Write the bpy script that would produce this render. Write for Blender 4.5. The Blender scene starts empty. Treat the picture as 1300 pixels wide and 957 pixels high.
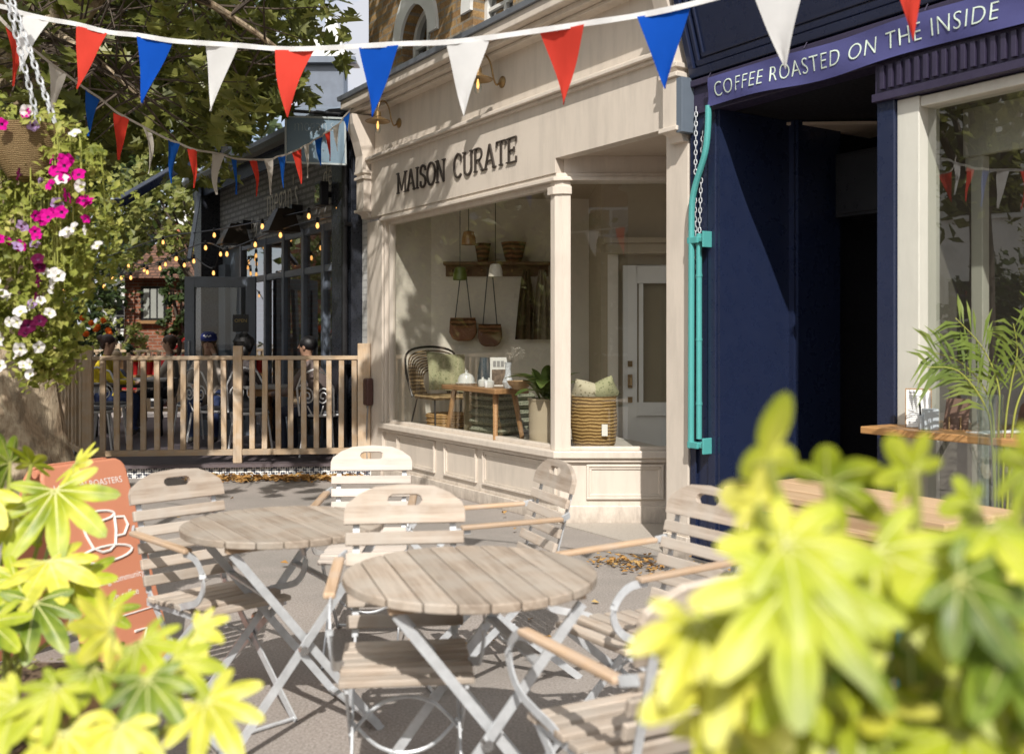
import bpy, bmesh, math, random
from mathutils import Vector, Matrix, Euler
random.seed(7)
R = math.radians
C = bpy.context.scene.collection
SC = bpy.context.scene
F, HOR, EYE = 1264.0, 431.0, 1.4
def at(px, py, Y): return Vector(((px-650.0)/F*Y, Y, EYE-(py-HOR)/F*Y))
# ---------------------------------------------------------------- materials
def newmat(name):
    m = bpy.data.materials.new(name); m.use_nodes = True
    nt = m.node_tree; nt.nodes.clear()
    out = nt.nodes.new('ShaderNodeOutputMaterial')
    return m, nt, out
def N(nt, kind, **kw):
    n = nt.nodes.new(kind)
    for k, v in kw.items():
        if k.startswith('_'): setattr(n, k[1:], v)
        else: n.inputs[k.replace('__', ' ')].default_value = v
    return n
def rgba(c): return (c[0], c[1], c[2], 1.0)
def coords(nt, scale=(1,1,1), xz=False):
    tc = N(nt, 'ShaderNodeTexCoord'); src = tc.outputs['Object']
    if xz:
        s = N(nt, 'ShaderNodeSeparateXYZ'); nt.links.new(src, s.inputs[0])
        c = N(nt, 'ShaderNodeCombineXYZ'); nt.links.new(s.outputs['X'], c.inputs['X']); nt.links.new(s.outputs['Z'], c.inputs['Y']); nt.links.new(s.outputs['Y'], c.inputs['Z'])
        src = c.outputs[0]
    mp = N(nt, 'ShaderNodeMapping'); mp.inputs['Scale'].default_value = scale
    nt.links.new(src, mp.inputs[0]); return mp.outputs[0]
def ramp(nt, fac, stops):
    r = N(nt, 'ShaderNodeValToRGB'); e = r.color_ramp.elements
    while len(e) < len(stops): e.new(.5)
    for i, (p, c) in enumerate(stops): e[i].position = p; e[i].color = rgba(c)
    nt.links.new(fac, r.inputs[0]); return r.outputs[0]
def noise(nt, vec, scale, detail=4, rough=.55, dist=0):
    n = N(nt, 'ShaderNodeTexNoise', Scale=scale, Detail=detail, Roughness=rough, Distortion=dist)
    nt.links.new(vec, n.inputs['Vector']); return n.outputs['Fac']
def mixc(nt, fac, a, b, mode='MIX'):
    m = N(nt, 'ShaderNodeMix', _data_type='RGBA', _blend_type=mode)
    for v, s in ((fac, 0), (a, 6), (b, 7)):
        if hasattr(v, 'is_linked'): nt.links.new(v, m.inputs[s])
        else: m.inputs[s].default_value = v if s == 0 else rgba(v)
    return m.outputs[2]
def bump(nt, h, strength, dist=.01):
    b = N(nt, 'ShaderNodeBump', Strength=strength, Distance=dist); nt.links.new(h, b.inputs['Height']); return b.outputs[0]
def bsdf(nt, out, col, rough=.5, metal=0, nrm=None, spec=.5, sheen=0):
    p = N(nt, 'ShaderNodeBsdfPrincipled', Metallic=metal); p.inputs['Specular IOR Level'].default_value = spec
    if hasattr(rough, 'is_linked'): nt.links.new(rough, p.inputs['Roughness'])
    else: p.inputs['Roughness'].default_value = rough
    if hasattr(col, 'is_linked'): nt.links.new(col, p.inputs['Base Color'])
    else: p.inputs['Base Color'].default_value = rgba(col)
    if nrm is not None: nt.links.new(nrm, p.inputs['Normal'])
    nt.links.new(p.outputs[0], out.inputs[0]); return p
def paint(name, c, rough=.45, var=.12, scale=3.0, bmp=.12, bscale=40, metal=0, dirt=0.0, spec=.5, grime=False):
    m, nt, out = newmat(name); v = coords(nt)
    f = noise(nt, v, scale, 6, .6)
    col = ramp(nt, f, [(.3, [x*(1-var) for x in c]), (.7, [min(1, x*(1+var*.6)) for x in c])])
    f2 = noise(nt, v, bscale, 3)
    if dirt:
        d = noise(nt, coords(nt, (5, 5, .8)), 2.2, 6, .65)
        dm = ramp(nt, d, [(.45, (0,0,0)), (.75, (dirt,)*3)])
        col = mixc(nt, dm, col, [x*.45 for x in c])
    if grime:      # splashed, scuffed foot of the wall
        sp = N(nt, 'ShaderNodeSeparateXYZ'); tc = N(nt, 'ShaderNodeTexCoord'); nt.links.new(tc.outputs['Object'], sp.inputs[0])
        ad = N(nt, 'ShaderNodeMath', _operation='MULTIPLY_ADD'); ad.inputs[1].default_value = .45; nt.links.new(noise(nt, coords(nt, (6,6,2.5)), 3, 6, .7), ad.inputs[0]); nt.links.new(sp.outputs['Z'], ad.inputs[2])
        col = mixc(nt, ramp(nt, ad.outputs[0], [(.16, (.75,)*3), (.36, (0,0,0))]), col, (.27,.22,.18))
        cr = noise(nt, coords(nt, (1,1,1)), 26, 6, .75); col = mixc(nt, ramp(nt, cr, [(.66, (0,0,0)), (.72, (.5,)*3)]), col, [x*.62 for x in c])
    rr = ramp(nt, f2, [(.3, (max(0, rough-.08),)*3), (.7, (min(1, rough+.1),)*3)])
    bsdf(nt, out, col, rr, metal, bump(nt, f2, bmp, .004), spec); return m
def wood(name, c1, c2, axis='x', scale=1.0, rough=.6, grey=None, bmp=.25):
    m, nt, out = newmat(name)
    sc = {'x': (1.2, 22, 22), 'y': (22, 1.2, 22), 'z': (22, 22, 1.2)}[axis]
    v = coords(nt, [s*scale for s in sc]); f = noise(nt, v, 2.2, 6, .65, .6)
    col = ramp(nt, f, [(.28, c1), (.52, [(a+b)/2 for a, b in zip(c1, c2)]), (.75, c2)])
    f3 = noise(nt, coords(nt), 7, 4)
    if grey: col = mixc(nt, ramp(nt, f3, [(.4, (0,0,0)), (.65, (.75,)*3)]), col, grey)
    oi = N(nt, 'ShaderNodeObjectInfo')
    hs = N(nt, 'ShaderNodeHueSaturation'); mr = N(nt, 'ShaderNodeMapRange'); mr.inputs[3].default_value = .85; mr.inputs[4].default_value = 1.15
    nt.links.new(oi.outputs['Random'], mr.inputs[0]); nt.links.new(mr.outputs[0], hs.inputs['Value']); nt.links.new(col, hs.inputs['Color'])
    bsdf(nt, out, hs.outputs[0], rough, 0, bump(nt, f, bmp, .003), .35); return m
def brick(name, c1, c2, mortar, sx=.215, rough=.85, dark=None, xz=True, bumps=.6, msz=.012):
    m, nt, out = newmat(name); v = coords(nt, (1,1,1), xz)
    b = N(nt, 'ShaderNodeTexBrick', Scale=1.0); b.inputs['Brick Width'].default_value = sx+.01; b.inputs['Row Height'].default_value = .075
    b.inputs['Mortar Size'].default_value = msz; b.inputs['Bias'].default_value = -.1; b.inputs['Mortar Smooth'].default_value = .2
    b.inputs['Color1'].default_value = rgba(c1); b.inputs['Color2'].default_value = rgba(c2); b.inputs['Mortar'].default_value = rgba(mortar)
    nt.links.new(v, b.inputs['Vector'])
    f = noise(nt, v, 5, 6, .7); col = b.outputs['Color']
    fm = ramp(nt, f, [(.42, (0,0,0)), (.68, (.7,)*3)])
    col = mixc(nt, fm, col, dark or [x*.4 for x in c1])
    f2 = noise(nt, v, 60, 4); col = mixc(nt, .25, col, ramp(nt, f2, [(.3, (.1,.1,.1)), (.7, (.8,.8,.8))]), 'OVERLAY')
    bsdf(nt, out, col, rough, 0, bump(nt, b.outputs['Fac'], -bumps, .01), .2); return m
def leafm(name, cols, trans=.35, rough=.45, spec=.5, ns=9.0):
    m, nt, out = newmat(name); v = coords(nt)
    f = noise(nt, v, ns, 3, .6)
    n = len(cols); col = ramp(nt, f, [(.3+.4*i/(n-1), c) for i, c in enumerate(cols)])
    p = bsdf(nt, out, col, rough, 0, None, spec)
    t = N(nt, 'ShaderNodeBsdfTranslucent'); nt.links.new(col, t.inputs[0])
    mx = N(nt, 'ShaderNodeMixShader'); mx.inputs[0].default_value = trans
    nt.links.new(p.outputs[0], mx.inputs[1]); nt.links.new(t.outputs[0], mx.inputs[2]); nt.links.new(mx.outputs[0], out.inputs[0]); return m
def cloth(name, c, trans=.3, var=.1):
    return leafm(name, [[x*(1-var) for x in c], c], trans, .8, .1, 6)
def emit(name, c, s):
    m, nt, out = newmat(name)
    e = N(nt, 'ShaderNodeEmission', Strength=s); e.inputs[0].default_value = rgba(c)
    lw = N(nt, 'ShaderNodeLayerWeight', Blend=.5)
    g = N(nt, 'ShaderNodeEmission', Strength=s*.25); g.inputs[0].default_value = (1, .35, .06, 1)
    mx = N(nt, 'ShaderNodeMixShader'); nt.links.new(lw.outputs['Facing'], mx.inputs[0]); nt.links.new(e.outputs[0], mx.inputs[1]); nt.links.new(g.outputs[0], mx.inputs[2])
    nt.links.new(mx.outputs[0], out.inputs[0]); return m
def glass(name, tint=(.93,.95,.93), base=.06, gain=.9, wav=.0):
    m, nt, out = newmat(name)
    tr = N(nt, 'ShaderNodeBsdfTransparent'); tr.inputs[0].default_value = rgba(tint)
    gl = N(nt, 'ShaderNodeBsdfGlossy', Roughness=.0); gl.inputs[0].default_value = (1,1,1,1)
    if wav:
        gl_n = bump(nt, noise(nt, coords(nt), 1.3, 2), wav, .02); nt.links.new(gl_n, gl.inputs['Normal'])
    lw = N(nt, 'ShaderNodeLayerWeight', Blend=.5)
    p = N(nt, 'ShaderNodeMath', _operation='POWER'); p.inputs[1].default_value = 4.0; nt.links.new(lw.outputs['Facing'], p.inputs[0])
    ma = N(nt, 'ShaderNodeMath', _operation='MULTIPLY_ADD'); ma.inputs[1].default_value = gain; ma.inputs[2].default_value = base; nt.links.new(p.outputs[0], ma.inputs[0])
    mx = N(nt, 'ShaderNodeMixShader'); nt.links.new(ma.outputs[0], mx.inputs[0]); nt.links.new(tr.outputs[0], mx.inputs[1]); nt.links.new(gl.outputs[0], mx.inputs[2])
    nt.links.new(mx.outputs[0], out.inputs[0]); return m
def woven(name, c1, c2, sc=60):
    m, nt, out = newmat(name); v = coords(nt)
    w = N(nt, 'ShaderNodeTexWave', Scale=sc*.1, Distortion=3.0, Detail=2.0, _bands_direction='Z'); nt.links.new(v, w.inputs['Vector'])
    f = noise(nt, v, sc, 3)
    a = N(nt, 'ShaderNodeMath', _operation='MULTIPLY'); nt.links.new(w.outputs['Fac'], a.inputs[0]); nt.links.new(f, a.inputs[1])
    col = ramp(nt, a.outputs[0], [(.08, c1), (.45, c2)])
    bsdf(nt, out, col, .75, 0, bump(nt, a.outputs[0], .9, .01), .2); return m
def speck(name, base, dots, sc=90, thr=.5):
    m, nt, out = newmat(name); v = coords(nt)
    vo = N(nt, 'ShaderNodeTexVoronoi', Scale=sc); nt.links.new(v, vo.inputs['Vector'])
    f = noise(nt, v, sc*.5, 3)
    a = N(nt, 'ShaderNodeMath', _operation='ADD'); nt.links.new(vo.outputs['Distance'], a.inputs[0]); nt.links.new(f, a.inputs[1])
    col = ramp(nt, a.outputs[0], [(thr+.28, dots), (thr+.42, base)])
    bsdf(nt, out, col, .85, 0, bump(nt, f, .2, .004), .1); return m
# ---------------------------------------------------------------- mesh builder
class MB:
    def __init__(s, off=(0,0,0)): s.v, s.f, s.m, s.off, s.sm = [], [], [], Vector(off), []
    def add(s, vs, fs, mi=0, smooth=False):
        b = len(s.v); s.v += [Vector(p)-s.off for p in vs]
        for f in fs: s.f.append([b+i for i in f]); s.m.append(mi); s.sm.append(smooth)
    def hexa(s, p, mi=0): s.add(p, [(0,3,2,1),(4,5,6,7),(0,1,5,4),(1,2,6,5),(2,3,7,6),(3,0,4,7)], mi)
    def box(s, x0, x1, y0, y1, z0, z1, mi=0, fr=None):
        p = [(x0,y0,z0),(x1,y0,z0),(x1,y1,z0),(x0,y1,z0),(x0,y0,z1),(x1,y0,z1),(x1,y1,z1),(x0,y1,z1)]
        if fr: p = [fr(*q) for q in p]
        s.hexa(p, mi)
    def bar(s, a, b, w, h, up=(0,0,1), mi=0, w2=None, h2=None):
        a, b = Vector(a), Vector(b); d = (b-a).normalized(); u = Vector(up)
        sd = d.cross(u)
        if sd.length < 1e-4: sd = d.cross(Vector((1,0,0)))
        sd.normalize(); u = sd.cross(d)
        w2 = w2 or w; h2 = h2 or h
        q = lambda o, x, y: [o-sd*x/2-u*y/2, o+sd*x/2-u*y/2, o+sd*x/2+u*y/2, o-sd*x/2+u*y/2]
        s.hexa(q(a, w, h)+q(b, w2, h2), mi)
    def tube(s, pts, r, n=8, mi=0, closed=False, cap=True, flat=None):
        pts = [Vector(p) for p in pts]; k = len(pts); rs = r if isinstance(r, (list, tuple)) else [r]*k
        d0 = (pts[1]-pts[0]).normalized(); ref = d0.orthogonal().normalized(); vs = []
        for i, p in enumerate(pts):
            if closed: d = pts[(i+1) % k]-pts[i-1]
            else: d = pts[min(i+1, k-1)]-pts[max(i-1, 0)]
            d = d.normalized() if d.length > 1e-9 else d0
            ref = ref-d*ref.dot(d); ref = ref.normalized() if ref.length > 1e-6 else d.orthogonal().normalized(); bi = d.cross(ref)
            for j in range(n):
                a = 2*math.pi*j/n; ox, oy = math.cos(a)*rs[i], math.sin(a)*rs[i]
                vs.append(p+ref*ox+bi*oy)
        fs = []
        for i in range(k if closed else k-1):
            i2 = (i+1) % k
            for j in range(n): fs.append((i*n+j, i*n+(j+1) % n, i2*n+(j+1) % n, i2*n+j))
        if cap and not closed: fs += [tuple(range(n-1, -1, -1)), tuple((k-1)*n+j for j in range(n))]
        s.add(vs, fs, mi, True)
    def lathe(s, prof, c=(0,0,0), n=24, mi=0, M=None, jit=0):
        vs, fs = [], []; c = Vector(c)
        for r, z in prof:
            for j in range(n):
                a = 2*math.pi*j/n; rr = r*(1+random.uniform(-jit, jit)); p = Vector((math.cos(a)*rr, math.sin(a)*rr, z))
                vs.append((M @ p if M else p)+c)
        for i in range(len(prof)-1):
            for j in range(n): fs.append((i*n+j, i*n+(j+1) % n, (i+1)*n+(j+1) % n, (i+1)*n+j))
        if prof[0][0] > 1e-4: fs.append(tuple(range(n-1, -1, -1)))
        if prof[-1][0] > 1e-4: fs.append(tuple((len(prof)-1)*n+j for j in range(n)))
        s.add(vs, fs, mi, True)
    def prism(s, poly, z0, z1, fr=None, mi=0):
        n = len(poly); vs = [(x,y,z0) for x, y in poly]+[(x,y,z1) for x, y in poly]
        if fr: vs = [fr(*p) for p in vs]
        s.add(vs, [tuple(range(n-1,-1,-1)), tuple(range(n, 2*n))]+[(i,(i+1) % n, n+(i+1) % n, n+i) for i in range(n)], mi)
    def blob(s, c, r, n=10, mi=0, M=None, jit=.0):
        prof = [(math.sin(math.pi*i/n)*1.0, -math.cos(math.pi*i/n)) for i in range(n+1)]
        vs, fs = [], []; c = Vector(c); r = Vector((r,r,r)) if isinstance(r, (int,float)) else Vector(r); k = n*2
        for a, z in prof:
            for j in range(k):
                t = 2*math.pi*j/k; q = 1+random.uniform(-jit, jit)
                p = Vector((math.cos(t)*a*r.x, math.sin(t)*a*r.y, z*r.z))*q
                vs.append((M @ p if M else p)+c)
        for i in range(n):
            for j in range(k): fs.append((i*k+j, i*k+(j+1) % k, (i+1)*k+(j+1) % k, (i+1)*k+j))
        s.add(vs, fs, mi, True)
    def quad(s, a, b, c, d, mi=0): s.add([a,b,c,d], [(0,1,2,3)], mi)
    def build(s, name, mats, parent=None, bevel=0, normals=True, loc=None, kind=None, sharp=35):
        me = bpy.data.meshes.new(name); me.from_pydata([tuple(p) for p in s.v], [], s.f)
        mats = mats if isinstance(mats, (list, tuple)) else [mats]
        for m in mats: me.materials.append(m)
        me.polygons.foreach_set('material_index', s.m); me.polygons.foreach_set('use_smooth', s.sm)
        if normals:
            bm = bmesh.new(); bm.from_mesh(me); bmesh.ops.remove_doubles(bm, verts=bm.verts, dist=1e-6)
            bmesh.ops.recalc_face_normals(bm, faces=bm.faces); bm.to_mesh(me); bm.free()
        me.update()
        o = bpy.data.objects.new(name, me); C.objects.link(o)
        if parent is not None: o.parent = parent
        if loc is not None: o.location = loc
        if any(s.sm) and normals:
            try: me.set_sharp_from_angle(angle=R(sharp))
            except Exception: pass
        if bevel:
            b = o.modifiers.new('Bevel', 'BEVEL'); b.width = bevel; b.segments = 2; b.limit_method = 'ANGLE'; b.angle_limit = R(40)
        if kind: o['kind'] = kind
        return o
def tag(o, label, cat, group=None):
    o['label'] = label; o['category'] = cat
    if group: o['group'] = group
    return o
def thing(name, label, cat, loc=(0,0,0), rz=0, group=None):
    o = bpy.data.objects.new(name, None); C.objects.link(o); o.empty_display_size = .1
    o.location = loc; o.rotation_euler = (0,0,rz); return tag(o, label, cat, group)
def kids(o): return [c for c in bpy.data.objects if c.parent == o]
def dup(root, loc, rz, label, group=None):
    def cp(o, par):
        c = o.copy(); C.objects.link(c)
        if par is not None: c.parent = par
        for k in tree.get(o.name, []): cp(k, c)
        return c
    tree = {}
    for o in C.objects:
        if o.parent: tree.setdefault(o.parent.name, []).append(o)
    r = cp(root, None); r.location = loc; r.rotation_euler = (0,0,rz); r['label'] = label
    if group: r['group'] = group
    return r
def text_mesh(s, size, extrude=.0, offset=0, align='LEFT', space=1.0):
    cu = bpy.data.curves.new('txt', 'FONT'); cu.body = s; cu.size = size; cu.extrude = extrude; cu.offset = offset; cu.align_x = align; cu.space_character = space; cu.resolution_u = 4
    o = bpy.data.objects.new('txt', cu); C.objects.link(o); dg = bpy.context.evaluated_depsgraph_get()
    me = bpy.data.meshes.new_from_object(o.evaluated_get(dg)); vs = [v.co.copy() for v in me.vertices]; fs = [list(p.vertices) for p in me.polygons]
    bpy.data.objects.remove(o); bpy.data.meshes.remove(me); bpy.data.curves.remove(cu); return vs, fs
def bez(a, b, c, n=8):
    a, b, c = Vector(a), Vector(b), Vector(c)
    return [a*(1-t)**2+b*2*t*(1-t)+c*t*t for t in [i/n for i in range(n+1)]]
def sag(a, b, s, n=16):
    a, b = Vector(a), Vector(b)
    return [a.lerp(b, i/n)-Vector((0,0,s*4*(i/n)*(1-i/n))) for i in range(n+1)]
def smooth_path(ps, n=6):
    ps = [Vector(p) for p in ps]; out = []
    for i in range(len(ps)-1):
        p0, p1, p2, p3 = ps[max(i-1,0)], ps[i], ps[i+1], ps[min(i+2, len(ps)-1)]
        for j in range(n):
            t = j/n; out.append(.5*((2*p1)+(p2-p0)*t+(2*p0-5*p1+4*p2-p3)*t*t+(3*p1-p0-3*p2+p3)*t**3))
    return out+[ps[-1]]
# ---------------------------------------------------------------- palette
M_beige = paint('beige_paint', (.67,.595,.51), 0.42, .06, 1.6, .1, 30, dirt=.3, grime=True)
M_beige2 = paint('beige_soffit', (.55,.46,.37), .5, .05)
M_navy = paint('navy_paint', (.014,.021,.053), .3, .1, 2, .15, 14, dirt=.0, spec=.6)
M_slate = paint('slate_paint', (.13,.16,.2), .4, .1)
M_frieze = paint('dark_purple_paint', (.035,.028,.06), .45, .2)
M_offwhite = paint('off_white_paint', (.62,.61,.54), .45, .06, 3, .1, dirt=.2)
M_white = paint('white_paint', (.76,.76,.73), .45, .05, 3, .1)
M_black = paint('black_metal', (.012,.012,.014), .35, .3)
M_dkframe = paint('charcoal_frame', (.15,.175,.22), .35, .2)
M_pier = paint('black_pier', (.026,.029,.038), .3, .3)
M_lead = paint('lead', (.2,.22,.25), .5, .25, 4, .3, 10)
M_steel = paint('galvanised', (.6,.62,.64), .4, .18, 20, .2, 60, metal=.3)
M_chrome = paint('bright_steel', (.6,.6,.6), .25, .1, metal=.9)
M_teal = paint('teal_paint', (.085,.36,.345), .35, .12)
M_teal2 = paint('teal_blue_paint', (.03,.27,.36), .35, .12)
M_brass = paint('aged_brass', (.3,.2,.09), .35, .3, metal=.7)
M_stock = brick('stock_brick', (.42,.27,.12), (.3,.17,.075), (.3,.26,.2), dark=(.1,.065,.04))
M_greybrick = brick('painted_grey_brick', (.36,.36,.35), (.29,.29,.29), (.17,.17,.17), dark=(.18,.185,.19), bumps=1.0, sx=.25, msz=.018)
M_whitebrick = brick('painted_white_brick', (.6,.6,.58), (.55,.55,.53), (.4,.4,.39), dark=(.45,.45,.44), bumps=.8)
M_redbrick = brick('red_brick', (.3,.1,.05), (.2,.07,.04), (.28,.22,.17), dark=(.12,.05,.03))
M_orbrick = brick('orange_brick', (.5,.19,.1), (.42,.15,.08), (.4,.3,.22), dark=(.35,.13,.07))
M_glass = glass('shop_glass', (.95,.95,.92), .085, 1.0, .015)
M_glass2 = glass('cafe_glass', (.82,.84,.8), .2, .9, .02)
M_glass3 = glass('upper_glass', (.25,.27,.28), .2, .8, .05)
M_glassd = glass('door_glass', (.95,.96,.95), .03, .5)
M_glassr = glass("restaurant_glass", (.75,.75,.7), .3, .8, .02)
M_glassv = glass('clear_glass', (.88,.92,.92), .1, .7)
M_teak = wood('weathered_teak', (.28,.215,.16), (.58,.49,.405), 'x', 1, .65, (.47,.425,.37))
M_teak_w = wood('bleached_teak', (.43,.37,.32), (.64,.57,.5), 'x', 1, .65, (.55,.5,.45))
M_teak_y = wood('weathered_teak_top', (.235,.18,.135), (.5,.42,.34), 'y', 1, .62, (.42,.375,.32))
M_teak_arm = wood('warm_teak', (.38,.25,.15), (.58,.43,.3), 'y', 1, .6, (.45,.37,.3))
M_fence = wood('softwood_fence', (.38,.265,.155), (.57,.42,.28), 'z', 1, .7, (.5,.42,.33))
M_fence_x = wood('softwood_rail', (.38,.265,.155), (.57,.42,.28), 'x', 1, .7, (.4,.33,.25))
M_oak = wood('oak', (.22,.115,.045), (.38,.22,.1), 'x', 1, .5)
M_bench = wood('beer_table_wood', (.4,.25,.13), (.6,.44,.28), 'x', 1, .5)
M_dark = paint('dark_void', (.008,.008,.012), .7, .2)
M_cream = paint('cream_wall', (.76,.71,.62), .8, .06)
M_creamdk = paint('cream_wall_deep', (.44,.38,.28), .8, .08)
M_bulb = emit('lit_bulb', (1.0,.5,.14), 2.6)
M_red = cloth('red_cloth', (.82,.075,.05), .4); M_blue = cloth('blue_cloth', (.006,.085,.5), .3); M_wht = cloth('white_cloth', (.83,.83,.82), .35); M_ivory = cloth('ivory_cloth', (.55,.51,.45), .35)
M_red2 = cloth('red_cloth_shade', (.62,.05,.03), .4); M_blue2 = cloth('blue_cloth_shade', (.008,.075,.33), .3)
M_leaf = leafm('plane_leaf', [(.055,.07,.014), (.17,.19,.04), (.36,.36,.1)], .5, .4, .5, 2.5)
M_leaf2 = leafm('pale_leaf', [(.09,.11,.02), (.2,.22,.05), (.32,.31,.1)], .35, .5, .4, 4)
M_leaf2m = leafm('mirrored_leaf_sunlit', [(.04,.055,.015),(.2,.24,.06),(.62,.62,.3)], .3, .45, .4, 3)  # upper tones raised so the mirrored foliage looks sunlit
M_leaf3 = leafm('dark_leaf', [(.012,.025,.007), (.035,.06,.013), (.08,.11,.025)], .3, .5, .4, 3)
M_fatsia = leafm('fatsia_leaf', [(.06,.12,.01), (.4,.45,.03), (.75,.7,.13)], .25, .42, .35, 5)
M_fatsia2 = leafm('fatsia_leaf_green', [(.07,.14,.012), (.4,.46,.03), (.7,.66,.11)], .28, .4, .35, 6)
M_fatsia_y = leafm('fatsia_leaf_yellow', [(.3,.34,.02), (.66,.63,.08), (.85,.8,.3)], .25, .4, .4, 9)
M_fatsia_g = leafm('fatsia_leaf_deep', [(.05,.09,.01), (.16,.23,.02), (.34,.4,.04)], .25, .4, .4, 9)
M_vein = leafm('pale_vein', [(.6,.6,.22),(.7,.68,.3)], .25, .5, .3)
M_stem = paint('green_stem', (.3,.32,.06), .5, .2)
M_basketleaf = leafm('petunia_leaf', [(.1,.13,.02), (.3,.33,.06), (.55,.52,.16)], .4, .55, .3, 9)
M_bark = None
# ================================================================ street frame: x runs along the shop fronts toward us, y goes into the buildings
P0 = Vector((.365, 7.56, 0)); DX = Vector((.5414, -.8408, 0)); DY = Vector((.8408, .5414, 0)); FRZ = math.atan2(-.8408, .5414)
def W(t, q, z=0): return P0+DX*t+DY*q+Vector((0,0,z))
def L(p):  # world -> street frame
    d = Vector(p)-P0; return Vector((d.dot(DX), d.dot(DY), p[2]))
def tpx(px, q=0):
    u = (px-650)/F; o = P0+DY*q; return (u*o.y-o.x)/(DX.x-u*DX.y)
def ret(s, w, z): return (s*.5414-w*.8408, s*.8408+w*.5414, z)   # the shop's return panel: s across the view, w away from us
# ---------------------------------------------------------------- ground
def m_tarmac():
    m, nt, out = newmat('tarmac'); v = coords(nt)
    big = noise(nt, v, .9, 5, .6); fine = noise(nt, v, 95, 4, .7); mid = noise(nt, v, 7, 5, .6)
    vo = N(nt, 'ShaderNodeTexVoronoi', Scale=150.0); nt.links.new(v, vo.inputs['Vector'])
    col = ramp(nt, fine, [(.3, (.19,.165,.15)), (.5, (.34,.3,.27)), (.72, (.52,.47,.44))])
    col = mixc(nt, ramp(nt, big, [(.4, (0,0,0)), (.6, (.6,)*3)]), col, (.24,.225,.205))
    col = mixc(nt, ramp(nt, mid, [(.55, (0,0,0)), (.7, (.35,)*3)]), col, (.37,.33,.305))
    bsdf(nt, out, col, .85, 0, bump(nt, vo.outputs['Distance'], .5, .004), .2); return m
M_tarmac = m_tarmac()
g = MB(); g.quad((-250,-250,0),(250,-250,0),(250,250,0),(-250,250,0)); g.build('pavement', M_tarmac, kind='structure', normals=False)
M_slab = speck('pale_concrete', (.43,.39,.34), (.34,.3,.26), 120)
s = MB(); s.prism([tuple(ret(-.02,.02,0)[:2]), tuple(ret(1.7,.02,0)[:2]), (2.0,-.02), (1.45,-.03), (.02,-.03)], 0, .012)
o = s.build('threshold_paving', M_slab, kind='structure'); o.location = P0; o.rotation_euler.z = FRZ
# ---------------------------------------------------------------- beige shop
shop = thing('shop_building', 'beige painted corner shop front with panelled stall riser under yellow brick upper floor', 'building', P0, FRZ)
def frame_mould(mb, x0, x1, z0, z1, q, fr=None, w=.035, d=.022):
    for (a, b, c, e, dd, k) in ((x0,x1,z0,z1,d,w), (x0+w*.55,x1-w*.55,z0+w*.55,z1-w*.55,d*.55,w)):
        mb.box(a, b, q-dd, q, c, c+k*.55, 0, fr); mb.box(a, b, q-dd, q, e-k*.55, e, 0, fr)
        mb.box(a, a+k*.55, q-dd*.98, q, c+k*.55, e-k*.55, 0, fr); mb.box(b-k*.55, b, q-dd*.98, q, c+k*.55, e-k*.55, 0, fr)
m = MB()
m.box(-3.06, 0, 0, .1, .1, .5); m.prism([(-3.06,-.03),(0.0,-.03),ret(0,.1,0)[:2],(-3.06,.1)], 0, .1)
m.prism([(0,-.002),ret(1.75,0,0)[:2],ret(1.75,.1,0)[:2],ret(.05,.12,0)[:2]], .1, .5)
m.prism([(0.004,-.028),ret(1.75,-.03,0)[:2],ret(1.75,.1,0)[:2],ret(.05,.12,0)[:2]], 0, .14)
m.build('stall_riser', M_beige, shop, .004)
for a, b in ((505,553),(565,606),(614,707)):
    p = MB(); frame_mould(p, tpx(a), tpx(b), .165, .462, 0); p.build('riser_panel', M_beige, shop, .003)
p = MB(); frame_mould(p, .2, .785, .19, .455, 0, ret); p.build('riser_panel', M_beige, shop, .003)
m = MB(); m.prism([(-3.08,-.075),(.02,-.075),ret(0.03,-.06,0)[:2],ret(1.75,-.06,0)[:2],ret(1.75,.12,0)[:2],(-.1,.14),(-3.08,.14)], .503, .558)
m.prism([(-3.08,-.045),(.012,-.045),ret(0.03,-.035,0)[:2],ret(1.75,-.035,0)[:2],ret(1.75,.12,0)[:2],(-.1,.14),(-3.08,.14)], .47, .503)
m.build('sill', M_beige, shop, .008)
m = MB(); m.prism([(-.085,-.03),(-.02,-.035),(.03,.0),(.055,.06),(.0,.1),(-.06,.08)], .558, 2.6); 
m.prism([(-.1,-.05),(-.02,-.055),(.045,-.01),(.07,.06),(.0,.1),(-.06,.08)], 2.5, 2.56)
m.build('corner_post', M_beige, shop, .004)
m = MB()
for a in (-3.055, -2.985): m.box(a, a+.035, -.02+.02*(a>-3), .06, .558, 2.6)
m.box(-3.02, -.06, 0.0, .07, .558, .59); m.box(-3.02, -.06, .0, .07, 2.56, 2.6)
m.box(.03, 1.7, .02, .07, .558, .585, 0, ret); m.box(1.62, 1.7, .02, .1, .585, 2.6, 0, ret)
m.build('window_frame', M_beige, shop, .004)
m = MB(); m.quad((-2.96,.035,.58),(-.07,.035,.58),(-.07,.035,2.58),(-2.96,.035,2.58)); m.build('window_pane', M_glass, shop, normals=False)
m = MB(); m.quad(*[ret(*c) for c in ((.05,.045,.58),(1.63,.045,.58),(1.63,.045,2.6),(.05,.045,2.6))]); m.build('window_pane', M_glass, shop, normals=False)
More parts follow.
